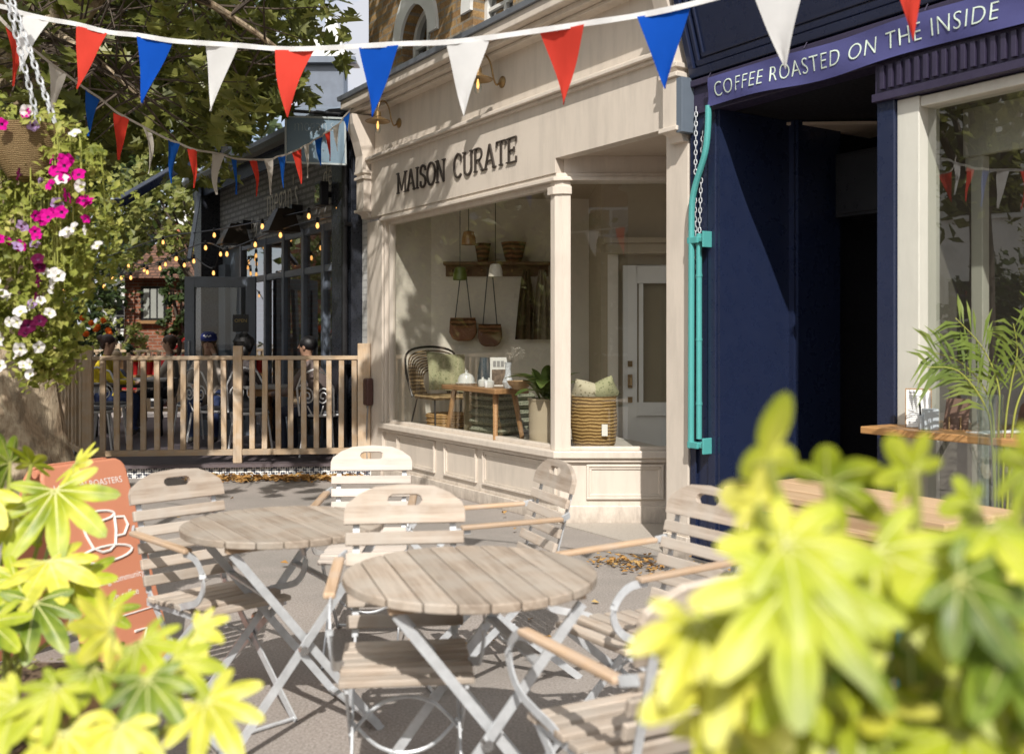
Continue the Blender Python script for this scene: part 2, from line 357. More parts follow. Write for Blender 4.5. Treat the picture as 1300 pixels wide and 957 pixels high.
# heads, sign board, mouldings, frieze, cornice
m = MB(); m.prism([(-3.08,-.06),(.0,-.06),ret(0.03,-.05,0)[:2],ret(1.8,-.05,0)[:2],ret(1.8,.1,0)[:2],(-.1,.1),(-3.08,.1)], 2.6, 2.63)
m.prism([(-3.08,-.035),(.0,-.035),ret(0.03,-.03,0)[:2],ret(1.8,-.03,0)[:2],ret(1.8,.1,0)[:2],(-.1,.1),(-3.08,.1)], 2.63, 2.66)
m.build('transom_moulding', M_beige, shop, .005)
m = MB(); m.box(-3.3, 0, -.045, .06, 2.66, 3.22); m.box(0, 1.25, -.045, .06, 2.77, 3.22); m.build('sign_board', M_beige, shop, .002)
m = MB(); m.box(.03, 1.8, 0, .08, 2.66, 2.8, 0, ret); m.build('transom_panel', M_beige, shop)
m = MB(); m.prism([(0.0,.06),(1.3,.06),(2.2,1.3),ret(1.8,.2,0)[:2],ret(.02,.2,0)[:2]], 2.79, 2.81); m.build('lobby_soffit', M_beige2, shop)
m = MB(); m.box(-3.36, 1.3, -.075, .06, 3.22, 3.245); m.box(-3.36, 1.3, -.11, .06, 3.245, 3.275); m.box(-3.36, 1.3, -.065, .06, 3.275, 3.30); m.build('sign_moulding', M_beige, shop, .006)
m = MB(); m.box(-3.3, 1.25, 0, .08, 3.3, 3.82); m.build('frieze', M_beige, shop)
m = MB(); m.box(-3.62, 1.45, -.1, .12, 3.735, 3.765); m.box(-3.62, 1.45, -.17, .12, 3.765, 3.81); m.box(-3.62, 1.45, -.25, .12, 3.81, 3.9); m.build('cornice', M_beige, shop, .008)
m = MB(); m.add([(-3.64,-.275,3.9),(1.46,-.275,3.9),(1.46,-.285,3.94),(-3.64,-.285,3.94),(-3.64,.12,4.0),(1.46,.12,4.0),(-3.64,.12,3.9),(1.46,.12,3.9)], [(0,1,2,3),(3,2,5,4),(4,5,7,6),(6,7,1,0),(0,3,4,6),(1,7,5,2)])
for i in range(7): m.tube([(-3.2+i*.72,-.275,3.945),(-3.2+i*.72,.1,4.003)], .009, 6)
m.build('lead_flashing', M_lead, shop)
# pilasters and consoles
m = MB(); m.box(-3.42, -3.06, -.035, .1, .12, 2.62); m.box(-3.44, -3.05, -.055, .1, 0, .12); m.build('pilaster', M_beige, shop, .004)
m = MB(); m.box(1.222, 1.43, -.02, .3, .14, 2.74); m.box(1.21, 1.44, -.04, .3, 0, .14); m.build('pilaster', M_beige, shop, .004)
def console(t0, t1, matl):
    m = MB(); prof = [(.06,2.66),(-.06,2.66),(-.075,2.7),(-.12,2.72),(-.12,3.05),(-.1,3.08),(-.14,3.14),(-.13,3.3),(-.17,3.45),(-.235,3.62),(-.25,3.72),(.06,3.72)]
    n = len(prof); m.add([(t0,q,z) for q, z in prof]+[(t1,q,z) for q, z in prof], [tuple(range(n)), tuple(range(2*n-1,n-1,-1))]+[(i,(i+1)%n,n+(i+1)%n,n+i) for i in range(n)])
    for z in (3.12, 3.06, 2.72): m.box(t0-.02, t1+.02, -.14, .05, z, z+.03)
    return m.build('console', matl, shop, .004)
console(-3.5, -3.32, M_beige); console(1.3, 1.43, M_beige)
m = MB(); m.box(1.431, 1.484, -.122, .06, 2.705, 3.05); m.build('console_side', M_slate, shop, .003)
m = MB(); m.box(-3.62, -3.425, .0, .1, 0, 3.7); m.build('white_brick_strip', M_whitebrick, shop)
# interior of the shop
corner = L((-.84,10.35,0)); 
side_a = (-3.03,.06)
m = MB()
def wall(mb, a, b, z0, z1, mi=0): mb.quad((a[0],a[1],z0),(b[0],b[1],z0),(b[0],b[1],z1),(a[0],a[1],z1), mi)
cb = L((.80,10.35,0)); cd = L((.80,8.95,0)); ce = L((4.2,8.95,0)); cf = L((2.6,7.6,0))
wall(m, side_a, corner, .5, 2.9); wall(m, corner, cb, .5, 2.9)
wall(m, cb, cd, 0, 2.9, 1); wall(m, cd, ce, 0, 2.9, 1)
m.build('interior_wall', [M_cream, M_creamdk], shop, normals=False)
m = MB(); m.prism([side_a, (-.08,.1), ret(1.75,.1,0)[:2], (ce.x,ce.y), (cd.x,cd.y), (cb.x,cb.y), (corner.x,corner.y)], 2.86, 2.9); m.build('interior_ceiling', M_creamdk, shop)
m = MB(); m.prism([(-3.05,.1), (-.08,.1), ret(.9,.1,0)[:2], (cd.x,cd.y), (cb.x,cb.y), (corner.x,corner.y)], .53, .555); m.build('display_platform', paint('platform_paint',(.5,.47,.42),.5,.08), shop)
m = MB(); x0 = .93
o_ = L((x0-.02,8.93,0))
def dw(a, b, c, d, z0, z1, mb, mi=0):   # box given in world x, y for pieces facing the viewer
    pts = [L((x,y,z)) for z in (z0,z1) for x, y in ((a,c),(b,c),(b,d),(a,d))]; mb.hexa(pts, mi)
dr = MB()
for (a,b,z0,z1) in ((.99,1.11,.03,2.06),(1.7,1.82,.03,2.06),(1.11,1.7,1.9,2.06),(1.11,1.7,.03,.2),(1.11,1.7,.72,.84)): dw(a,b,8.86,8.91,z0,z1,dr)
dw(1.11,1.7,8.88,8.9,.2,.72,dr); dw(1.13,1.17,8.87,8.88,.84,1.9,dr)
dro = dr.build('shop_door', M_white, shop, .004)
m = MB(); dw(1.17,1.7,8.885,8.887,.84,1.9,m); m.build('door_pane', M_glass, dro)
for z in (.84,1.16): m = MB(); dw(1.03,1.07,8.845,8.86,z,z+.05,m); m.build('lock', M_brass, dro)
m = MB(); dw(1.03,1.07,8.845,8.86,.97,1.09,m); m.tube([L((1.05,8.845,.99)),L((1.05,8.815,1.0)),L((1.05,8.815,1.06)),L((1.05,8.845,1.07))], .01, 6); m.build('door_handle', M_brass, dro)
m = MB(); dw(.84,2.0,8.78,8.94,2.16,2.25,m); dw(.8,2.05,8.74,8.94,2.25,2.30,m); m.build('door_pediment', M_creamdk, shop, .01)
m = MB(); dw(.86,.95,8.9,8.95,0,2.16,m); m.build('door_frame', M_cream, shop)
# raised letters
GL = {'M':(.95,[[(.12,0),(.12,1)],[(.12,1),(.47,.12)],[(.47,.12),(.83,1)],[(.83,0),(.83,1)]],[(.12,0),(.83,0),(.08,1),(.87,1)]),
 'A':(.85,[[(.1,0),(.42,1)],[(.42,1),(.76,0)],[(.22,.34),(.64,.34)]],[(.1,0),(.76,0)]),
 'I':(.4,[[(.2,0),(.2,1)]],[(.2,0),(.2,1)]),
 'S':(.66,'S',[]), 'O':(.85,'O',[]), 'C':(.8,'C',[]),
 'N':(.85,[[(.14,0),(.14,1)],[(.14,1),(.7,0)],[(.7,0),(.7,1)]],[(.14,0),(.1,1),(.7,1)]),
 'U':(.85,'U',[(.14,1),(.7,1)]), 'R':(.8,'R',[(.16,0),(.72,0),(.16,1)]),
 'T':(.8,[[(.4,0),(.4,1)],[(.08,.98),(.72,.98)],[(.08,.98),(.08,.76)],[(.72,.98),(.72,.76)]],[(.4,0)]),
 'E':(.74,[[(.16,0),(.16,1)],[(.16,.98),(.66,.98)],[(.16,.5),(.52,.5)],[(.16,.02),(.66,.02)],[(.66,.98),(.66,.78)],[(.66,.02),(.66,.22)],[(.52,.6),(.52,.4)]],[(.12,0),(.12,1)])}
def arc(cx, cy, rx, ry, a0, a1, n=14): return [(cx+rx*math.cos(R(a0+(a1-a0)*i/n)), cy+ry*math.sin(R(a0+(a1-a0)*i/n))) for i in range(n+1)]
CUR = {'O':[arc(.42,.5,.34,.5,0,360,26)], 'C':[arc(.43,.5,.34,.5,48,312,22), [(.66,.87),(.66,.66)]],
 'S':[arc(.33,.74,.22,.25,30,200,10)+arc(.33,.26,.25,.26,70,-150,14), [(.54,.95),(.54,.74)], [(.1,.06),(.1,.3)]],
 'U':[[(.14,1),(.14,.3)]+arc(.42,.3,.28,.3,180,360,12)+[(.7,1)]],
 'R':[[(.16,0),(.16,1)],[(.16,.98),(.4,.98)]+arc(.4,.74,.22,.24,90,-90,10)+[(.16,.5)],[(.38,.5),(.72,0)]]}
lt = MB(); tx, k = -2.68, 0
wd = 'MAISON CURATE'; tot = sum(GL[c][0] if c != ' ' else .62 for c in wd)
sx = 2.17/tot; H = .205; zb = 2.825
for ch in wd:
    if ch == ' ': tx += .62*sx; continue
    w_, st, ser = GL[ch]
    for j, line in enumerate(CUR[ch] if isinstance(st, str) else st):
        thick = .021 if (j == 0 and ch in 'MAINURTEOC') or (ch == 'M' and j == 3) or ch == 'S' else .0115
        if ch in 'NA' and j == 1: thick = .022
        for i in range(len(line)-1):
            a, b = line[i], line[i+1]; k += 1; y = -.052-.00012*(k % 40)
            lt.bar((tx+a[0]*sx, y, zb+a[1]*H), (tx+b[0]*sx, y, zb+b[1]*H), .015, thick*.9, Vector((-(b[1]-a[1])*H,0,(b[0]-a[0])*sx)))
    for (x, z) in ser:
        k += 1; y = -.052-.00012*(k % 40); lt.bar((tx+x*sx-.026, y, zb+z*H+(.007 if z < .5 else -.007)), (tx+x*sx+.026, y, zb+z*H+(.007 if z < .5 else -.007)), .016, .011)
    tx += w_*sx
lt.build('lettering', paint('dark_lettering', (.045,.035,.028), .5, .2), shop)
# upper storey in stock brick with pointed-arch windows
UQ = .12
def arch(c, hw, z0, zs, za, n=10):
    pts = [(c-hw,z0)]; 
    for i in range(n+1):
        t = i/n; pts.append((c-hw+hw*(1-math.cos(t*math.pi/2.2))/(1-math.cos(math.pi/2.2)), zs+(za-zs)*math.sin(t*math.pi/2.2)/math.sin(math.pi/2.2)))
    r = [(2*c-x, z) for x, z in reversed(pts[:-1])]
    return pts+r
TL = -3.72
wins = [(tpx(528,UQ), .30), (tpx(625,UQ), .33), (.9, .33), (2.4,.33)]
bm_ = MB(); xs = [TL]
for c, hw in wins: xs += [c-hw, c+hw]
xs.append(7.0)
ZW0, ZS, ZA, ZT = 3.98, 4.36, 4.70, 9.5
for i in range(0, len(xs), 2): bm_.box(xs[i], xs[i+1], UQ, UQ+.35, 3.85, ZT)
for c, hw in wins:
    bm_.box(c-hw, c+hw, UQ, UQ+.35, 3.85, ZW0)
    a = arch(c, hw, ZW0, ZS, ZA); top = [p for p in a if p[1] >= ZS-1e-6]
    for i in range(len(top)-1):
        (xa, za), (xb, zb_) = top[i], top[i+1]
        bm_.hexa([(xa,UQ,za),(xb,UQ,zb_),(xb,UQ+.35,zb_),(xa,UQ+.35,za),(xa,UQ,ZT),(xb,UQ,ZT),(xb,UQ+.35,ZT),(xa,UQ+.35,ZT)])
bm_.box(TL, TL+.3, UQ+.35, 7, 3.85, ZT)
bm_.build('upper_wall', M_stock, shop)
for c, hw in wins:
    inn = arch(c, hw, ZW0, ZS, ZA); n = len(inn)
    wn = MB(); 
    def ring(o_, i_, y0, y1, mb):
        for j in range(len(o_)-1):
            mb.hexa([(o_[j][0],y0,o_[j][1]),(o_[j+1][0],y0,o_[j+1][1]),(i_[j+1][0],y0,i_[j+1][1]),(i_[j][0],y0,i_[j][1]),(o_[j][0],y1,o_[j][1]),(o_[j+1][0],y1,o_[j+1][1]),(i_[j+1][0],y1,i_[j+1][1]),(i_[j][0],y1,i_[j][1])])
    i2 = arch(c, hw-.05, ZW0+.05, ZS, ZA-.06)
    ring(inn, i2, UQ+.12, UQ+.2, wn); wn.box(c-hw+.002, c+hw-.002, UQ+.12, UQ+.2, ZW0, ZW0+.05); wn.box(c-.02, c+.02, UQ+.13, UQ+.19, ZW0+.05, ZA-.07); wn.box(c-hw+.05, c-.02, UQ+.13, UQ+.18, ZS-.03, ZS)
    wn.box(c+.02, c+hw-.05, UQ+.13, UQ+.18, ZS-.03, ZS)
    wo = wn.build('upper_window', M_white, shop)
    pn = MB(); pn.add([(x,UQ+.165,z) for x, z in i2], [tuple(range(len(i2)))]); pn.build('pane', M_glass3, wo, normals=False)
    bk = MB(); bk.box(c-hw-.3, c+hw+.3, UQ+.5, UQ+.52, 3.9, 5); bk.build('curtain', M_creamdk, wo)
    su = MB(); os_ = [p for p in arch(c, hw+.17, ZS-.02, ZS, ZA+.24)]; is_ = [p for p in arch(c, hw+.001, ZS-.02, ZS, ZA+.001)]
    ring(os_, is_, UQ-.03, UQ+.06, su); su.build('arch_surround', M_white, shop)
m = MB(); t_ = tpx(690, UQ); m.tube([(t_,.05,3.95),(t_,.05,9.3)], .04, 10); m.box(t_-.06,t_+.06,.04,.13,4.4,4.44); m.box(t_-.06,t_+.06,.04,.13,6.4,6.44); m.build('drainpipe', M_black, shop)
# ---------------------------------------------------------------- wall lamps (lit)
def wall_lamp(t, z, label):
    b = W(t, 0, z); r = thing('wall_lamp', label, 'lamp', b, FRZ, 'swan neck lamps above the shop sign')
    m = MB(); m.lathe([(.0,-.02),(.045,-.02),(.05,-.005),(.03,.012),(.0,.02)], (0,-.012,0), 16, 0, Matrix.Rotation(R(90),3,'X')); m.build('back_plate', M_brass, r)
    m = MB(); m.tube(smooth_path([(0,-.02,0),(0,-.06,-.03),(0,-.09,.03),(-.01,-.11,.14),(-.02,-.15,.2),(-.03,-.2,.18),(-.03,-.22,.08)], 6), .008, 8); m.build('swan_neck', M_brass, r)
    c = (-.03,-.22,0)
    m = MB(); m.lathe([(.018,.1),(.03,.09),(.032,.05),(.05,.035),(.125,.0),(.122,-.006),(.045,.026),(.0,.03)], c, 24); m.build('shade', M_brass, r)
    m = MB(); m.lathe([(.0,-.125),(.022,-.115),(.032,-.085),(.03,-.05),(.018,-.01),(.016,.03),(.0,.03)], c, 16); m.build('bulb_glass', M_glassv, r)
    m = MB(); m.lathe([(.0,-.085),(.012,-.07),(.014,-.04),(.006,-.0),(.0,.0)], c, 10); m.build('filament', M_bulb, r)
wall_lamp(tpx(638), 3.53, 'brass swan neck wall lamp lit above the shop sign, beside the white pennant'); wall_lamp(tpx(507), 3.54, 'lit brass swan neck lamp at the far end of the sign, beside the blue pennant')
a = thing('alarm_box', 'small brown plastic box fixed low on the beige pilaster beside the wooden fence', 'box', W(-3.3,-.05,.86), FRZ)
m = MB(); m.box(-.05,.05,-.07,.015,-.14,.14); m.build('casing', paint('brown_plastic',(.07,.03,.025),.35), a, .02)
m = MB(); m.tube(smooth_path([(0,-.03,-.14),(.02,-.05,-.3),(-.03,-.03,-.5),(-.02,-.03,-.75)],5), .008, 6); m.tube(smooth_path([(-.02,-.03,-.14),(-.08,-.05,-.35),(-.03,-.03,-.6),(-.05,-.03,-.8)],5), .006, 6); m.build('cable', paint('grey_cable',(.25,.24,.23)), a)
# ================================================================ navy cafe
cafe = thing('cafe_building', 'dark navy cafe front with tall window, open dark lobby and panelled fascia', 'building', P0, FRZ)
def tiltz(x, y, z): return (x, y-.30*(z-3.05), z)
m = MB(); m.box(1.46, 6.5, 0, .12, 3.03, 4.4, 0, tiltz); m.build('fascia', M_navy, cafe)
m = MB()
for (a, w, d) in ((0,.05,.05),(.06,.03,.03),(.11,.02,.018)):
    x0, x1, z0, z1 = 1.475+a, 6.3-a, 3.045+a, 4.3-a
    for q in ((x0,x1,z0,z0+w),(x0,x1,z1-w,z1),(x0,x0+w,z0+w,z1-w),(x1-w,x1,z0+w,z1-w)): m.box(q[0],q[1],-d,.0,q[2],q[3],0,tiltz)
m.build('fascia_moulding', M_navy, cafe, .006)
m = MB(); m.box(1.43, 6.5, -.05, .1, 2.99, 3.03); m.box(1.43, 6.5, -.02, .12, 2.82, 2.99); m.build('lintel', M_frieze, cafe, .004)
m = MB(); m.box(1.432, 1.665, 0, .12, 0, 3.0); m.box(1.45,1.5,-.02,0,.1,2.7); m.box(1.6,1.665,-.012,0,.1,2.82); m.build('pilaster', M_navy, cafe, .003)
JX = tpx(1118); JF = tpx(1140)
m = MB(); m.box(JX, JF, -.03, .14, 0, 2.62); m.box(JX+.02, JX+.03, .14, 1.6, 0, 2.82); m.build('door_jamb', M_navy, cafe, .004)
m = MB(); m.box(JX-.01, 6.5, -.06, .1, 2.62, 2.66); m.box(JX-.01, 6.5, -.03, .1, 2.66, 2.82)
for i in range(60): m.box(JX+.03+i*.05, JX+.055+i*.05, -.05, -.03, 2.68, 2.8)
m.build('fluted_frieze', M_frieze, cafe, .002)
m = MB(); m.box(1.667, 1.69, .002, .64, 0, 2.82); m.build('lobby_wall', M_navy, cafe)
m = MB(); m.box(1.72, 1.75, .64, 1.05, 0, 2.82); m.box(1.69,1.73,.62,.645,0,2.82); m.build('lobby_door', M_navy, cafe)
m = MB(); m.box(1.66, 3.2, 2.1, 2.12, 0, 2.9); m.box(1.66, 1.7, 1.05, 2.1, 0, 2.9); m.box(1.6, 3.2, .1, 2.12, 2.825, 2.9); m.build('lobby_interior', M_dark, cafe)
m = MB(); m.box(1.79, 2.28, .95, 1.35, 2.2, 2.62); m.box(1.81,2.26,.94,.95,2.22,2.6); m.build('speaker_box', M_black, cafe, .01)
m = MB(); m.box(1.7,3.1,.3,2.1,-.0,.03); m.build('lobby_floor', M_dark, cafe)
# window
wf = MB(); wf.box(JF+.003, JF+.13, -.012, .16, .3, 2.615); wf.box(JF+.13, 6.4, -.0, .12, 2.56, 2.612); wf.box(JF+.13, 6.4, -.0, .12, .28, .36); wf.box(5.2,5.3,0,.12,.36,2.56)
wfo = wf.build('window_frame', M_offwhite, cafe, .005)
m = MB(); m.quad((JF+.13,.06,.36),(5.2,.06,.36),(5.2,.06,2.56),(JF+.13,.06,2.56)); m.build('pane', M_glass2, wfo, normals=False)
m = MB(); m.box(JX, 6.5, .0, .2, 0, .28); m.build('stall_riser', M_navy, cafe, .004)
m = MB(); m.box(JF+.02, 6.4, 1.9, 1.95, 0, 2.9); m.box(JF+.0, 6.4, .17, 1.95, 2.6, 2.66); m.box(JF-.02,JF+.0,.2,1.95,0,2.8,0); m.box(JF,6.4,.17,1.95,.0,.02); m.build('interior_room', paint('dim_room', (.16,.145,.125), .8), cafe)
m = MB(); xm = tpx(1245,.45); m.box(xm-.03, xm+.03, .42, .48, 0, 2.35); m.box(JF+.1, xm-.03, .42, .48, 2.28, 2.35); m.box(JF+.1, 6, .4, .44, 2.35, 2.62); m.build('inner_post', M_offwhite, cafe, .004)
m = MB(); m.box(1.43, 6.6, .3, .6, 4.4, 9); m.build('upper_wall', M_stock, cafe)
# banner
bn = thing('banner', 'navy cloth banner with COFFEE ROASTED ON THE INSIDE stretched across the cafe entrance', 'banner', W(1.66,-.07,2.83), FRZ)
m = MB(); nx, nz = 40, 4; ln = 2.3; BH = .175; vs, fs = [], []
def bw(x): return -.012*math.sin(x*2.2)*math.sin(x*1.1+.4)
for i in range(nx+1):
    x = ln*i/nx; sg = -.018*math.sin(math.pi*x/ln)+.012*math.sin(x*5.3)
    for j in range(nz+1):
        vs.append((x+.012*(j-nz/2)/nz, bw(x)+.008*math.sin(j*1.3+x*9), BH*j/nz+(sg if j < nz/2 else sg*.55)))
for i in range(nx):
    for j in range(nz): fs.append((i*(nz+1)+j,(i+1)*(nz+1)+j,(i+1)*(nz+1)+j+1,i*(nz+1)+j+1))
m.add(vs, fs, 0, True); m.build('cloth', paint('banner_cloth', (.06,.062,.19), .8, .12, 4, .1, 200), bn, normals=False)
tv, tf = text_mesh('COFFEE ROASTED ON THE INSIDE', .125, .001, -.002, space=1.12)
wx = max(v.x for v in tv); k = 1.82/wx
m = MB(); m.add([(.055+v.x*k, bw(.055+v.x*k)+.008*math.sin((.045+v.y)/BH*nz*1.3+(.055+v.x*k)*9)-.0035-v.z, .045+v.y*1.02+(-.015*math.sin(math.pi*(v.x*k)/ln)+.009*math.sin((v.x*k+.05)*5.3))*.8) for v in tv], tf); m.build('lettering', paint('mint_print', (.62,.72,.62), .7), bn, normals=False)
for x in (.0, .75, 1.5, ln): m = MB(); m.tube([(x,0,BH),(x,.04,BH+.06)], .003, 5); m.build('tie', M_frieze, bn)
# awning rod and chain
rod = thing('awning_rod', 'turquoise metal awning rod with brackets running down the navy pilaster', 'awning rod', W(1.5,-.03,0), FRZ)
m = MB(); m.tube(smooth_path([(.155,-.03,2.84),(.15,-.03,2.7),(.13,-.035,2.55),(.05,-.04,2.36),(.02,-.04,2.25),(.015,-.04,2.1)],6)+[Vector((.01,-.04,.72))], .02, 10); m.build('long_rod', M_teal, rod)
m = MB(); m.tube([(.062,-.02,.78),(.062,-.02,2.06)], .018, 10); 
for z in (1.0,1.4,1.8): m.lathe([(.021,-.008),(.021,.008)], (.062,-.02,z), 10)
m.build('slide_tube', M_teal, rod)
for z in (2.02, .74):
    b = MB(); b.box(.03,.13,-.046,-.036,z-.014,z+.014); b.box(.122,.134,-.055,.03,z-.05,z+.05); b.box(-.008,.084,-.058,.02,z-.02,z+.02) ; b.build('bracket', M_teal, rod, .004)
ch = thing('chain', 'thin steel chain hanging beside the turquoise awning rod', 'chain', W(1.52,-.035,0), FRZ)
m = MB()
def chain(mb, pts, step=.03, r=.0035):
    pts = [Vector(p) for p in pts]; d = 0; k = 0
    for i in range(len(pts)-1):
        a, b = pts[i], pts[i+1]; ln_ = (b-a).length; n = max(1, int(ln_/step))
        for j in range(n):
            c = a.lerp(b, (j+.5)/n); ax = (b-a).normalized(); sd = ax.orthogonal().normalized(); sd = sd if k % 2 else ax.cross(sd); k += 1
            mb.tube([c+ax*math.cos(t)*step*.62+sd*math.sin(t)*step*.3 for t in [2*math.pi*e/8 for e in range(8)]], r, 5, 0, True)
chain(m, [(.0,0,2.86),(-.01,0,2.2),(.01,0,1.75),(.035,0,1.72),(.03,0,2.1),(.05,0,2.5),(.06,.0,2.7)]); m.build('links', M_steel, ch)
# ================================================================ dark restaurant further along the row
rest = thing('restaurant_building', 'single storey restaurant with dark painted brick fascia and charcoal framed glazing behind the terrace', 'building', P0, FRZ)
TA, TB, TC = -9.05, -7.72, -4.16      # far corner, start of glazing, near pier
m = MB(); m.box(TC, -3.63, -.12, .3, 0, 3.85); m.box(TC+.08,-3.72,-.16,-.12,0,3.6); m.build('pier', M_pier, rest, .004)
m = MB(); m.tube([(-3.69,-.17,0.1),(-3.69,-.17,3.6)], .035, 10); m.box(-3.76,-3.62,-.2,-.11,1.1,1.14); m.box(-3.76,-3.62,-.2,-.11,2.6,2.64); m.build('drainpipe', M_black, rest)
m = MB(); m.box(TA, TC, -.02, .2, 2.73, 3.68); m.build('brick_fascia', M_greybrick, rest)
m = MB(); m.box(TA-.2, TC, -.3, .2, 3.7, 3.74); m.box(TA-.2, TC, -.27, -.24, 3.52, 3.7); m.build('soffit', paint('soffit_navy',(.02,.028,.05),.5), rest)
m = MB(); prof = [(-.42,3.78),(-.40,3.72),(-.34,3.69),(-.28,3.72),(-.26,3.8),(-.3,3.86),(-.38,3.86)]
m.add([(TA-.25,q,z) for q,z in prof]+[(TC+.2,q,z) for q,z in prof], [tuple(range(7)), tuple(range(13,6,-1))]+[(i,(i+1)%7,7+(i+1)%7,7+i) for i in range(7)]); m.build('gutter', paint('grey_gutter',(.1,.105,.1),.5), rest)
m = MB(); m.add([(TA-.25,-.32,3.84),(TC+.4,-.32,3.84),(TC+.4,2.2,4.35),(TA-.25,2.2,4.35)], [(0,1,2,3)]); m.build('roof', M_lead, rest, normals=False)
m = MB(); m.box(TA-.02, TA+.36, -.3, .2, 0, 3.7); m.box(TA,TA+.3,.2,6,0,3.7); m.build('corner_pier', M_pier, rest, .004)
m = MB(); m.box(TA+.36, TB+.05, .02, .2, 0, 2.73); m.box(TA+.42,TA+.75,-.06,.02,0,2.5); m.build('side_panel', M_slate, rest)
mull = [tpx(p) for p in (338, 361, 386, 411.5)]
xs = [TB]+mull+[TC-.03]
fm = MB()
for x in xs: fm.box(x-.04, x+.04, -.025, .035, .12, 2.73)
for i in range(len(xs)-1):
    a, b = xs[i]+.04, xs[i+1]-.04
    fm.box(a, b, -.015, .03, 2.18, 2.26); fm.box(a, b, -.015, .03, 2.65, 2.73); fm.box(a, b, -.015, .03, .12, .26)
fo = fm.build('window_frame', M_dkframe, rest, .004)
for i in range(len(xs)-1):
    a, b = xs[i]+.04, xs[i+1]-.04
    p = MB(); p.quad((a,.02,.26),(b,.02,.26),(b,.02,2.65),(a,.02,2.65)); p.build('pane', M_glass3 if False else M_glassr, fo, normals=False)
m = MB(); m.box(TA+.4, TC, 1.3, 1.35, 0, 3.6); m.box(TC-.1,TC,.3,3.2,0,3.6); m.box(TA+.4,TA+.45,.3,3.2,0,3.6); m.box(TA+.4,TC,.2,3.2,3.0,3.05); m.build('interior_wall', brick('inside_brick',(.5,.3,.2),(.42,.25,.16),(.45,.38,.3)), rest)
# hand lettering on the brick and wall shades
def script(words, size, x, z, h, y=-.05, wd=None):
    tv, tf = text_mesh(words, 1.0, .0, -.012); wx = max(v.x for v in tv); hy = max(v.y for v in tv)
    mb = MB(); mb.add([(x+v.x/wx*(wd or size), y-v.z*.02, z+v.y/hy*h) for v in tv], tf); return mb
lc = paint('ivory_lettering', (.6,.55,.46), .6)
a_, b_ = tpx(343), tpx(383)
script("megan's", 1, a_, 3.0, .42, wd=b_-a_).build('lettering', lc, rest, normals=False)
script("by the park", 1, tpx(349), 2.83, .16, wd=tpx(377)-tpx(349)).build('lettering', lc, rest, normals=False)
script("all day", 1, tpx(312), 2.85, .2, wd=tpx(332)-tpx(312)).build('lettering', lc, rest, normals=False)
script("deli", 1, tpx(415), 3.14, .26, wd=tpx(432)-tpx(415)).build('lettering', lc, rest, normals=False)
for i, px in enumerate((322, 385)):
    t = tpx(px); r = thing('wall_shade_lamp', ('tapered black wall shade over the far end of the restaurant glazing' if i == 0 else 'tapered black wall shade over the near restaurant window'), 'lamp', W(t, -.04, 2.6), FRZ, 'shaded wall lamps on the restaurant')
    m = MB(); w0, w1 = .16, .28
    top = [(-w0/2,-.3,.36),(w0/2,-.3,.36),(w0/2,-.1,.36),(-w0/2,-.1,.36)]; bot = [(-w1/2,-.44,.08),(w1/2,-.44,.08),(w1/2,-.04,.08),(-w1/2,-.04,.08)]
    m.hexa([Vector(p) for p in bot]+[Vector(p) for p in top]); m.build('shade', paint('bronze_shade',(.035,.026,.018),.4), r, .006)
    m = MB(); m.box(-.04,.04,-.12,.02,.3,.42); m.tube([(0,-.06,.34),(0,-.2,.38)], .015, 8); m.build('bracket', M_black, r)
fl = thing('flood_lamp', 'small black floodlight bracketed high beside the restaurant pier', 'lamp', W(tpx(433),-.12,3.0), FRZ)
m = MB(); m.box(-.09,.09,-.16,-.06,-.13,.13); m.box(-.03,.03,-.06,.1,-.03,.03); m.build('housing', M_black, fl, .01)
m = MB(); m.box(-.07,.07,-.165,-.161,-.1,.1); m.build('lens', M_glassv, fl)
# projecting hanging sign
hs = thing('hanging_sign', 'pale grey blue hanging sign projecting from the restaurant pier', 'sign', at(403,180,10.4), 0)
c = at(403,180,10.4); k = 10.4/F
m = MB(off=c); p = [at(364,149,10.4), at(439,152,10.4), at(440,210,10.4), at(364,207,10.4)]
dy = Vector((0,.04,0)); m.hexa([p[3]-dy,p[2]-dy,p[2]+dy,p[3]+dy,p[0]-dy,p[1]-dy,p[1]+dy,p[0]+dy]); m.build('panel', paint('sign_blue', (.16,.23,.29), .35, .12), hs, .004)
m = MB(off=c)
for a, b in ((0,1),(1,2),(2,3),(3,0)): m.bar(p[a]-dy*1.2, p[b]-dy*1.2, .018, .018, (0,1,0))
m.build('rim', paint('sign_rim',(.38,.42,.42),.4), hs)
m = MB(off=c); m.tube([at(370,141,10.4), at(446,146,10.6)], .018, 8); m.tube([at(372,141,10.4), at(372,149,10.4)], .008, 6); m.tube([at(430,145,10.4), at(430,152,10.4)], .008, 6); m.build('bracket', M_black, hs)
tv, tf = text_mesh("megan's", .2, 0, -.006); wx = max(v.x for v in tv)
o0 = at(374,168,10.4)-c; m = MB(); m.add([o0+Vector((v.x/wx*.42, -.046, v.y*1.0)) for v in tv], tf)
tv, tf = text_mesh("by the park", .08, 0, -.003); wx = max(v.x for v in tv); o0 = at(397,194,10.4)-c
m.add([o0+Vector((v.x/wx*.24, -.046, v.y)) for v in tv], tf); m.build('lettering', paint('sign_print',(.45,.5,.52),.5), hs, normals=False)
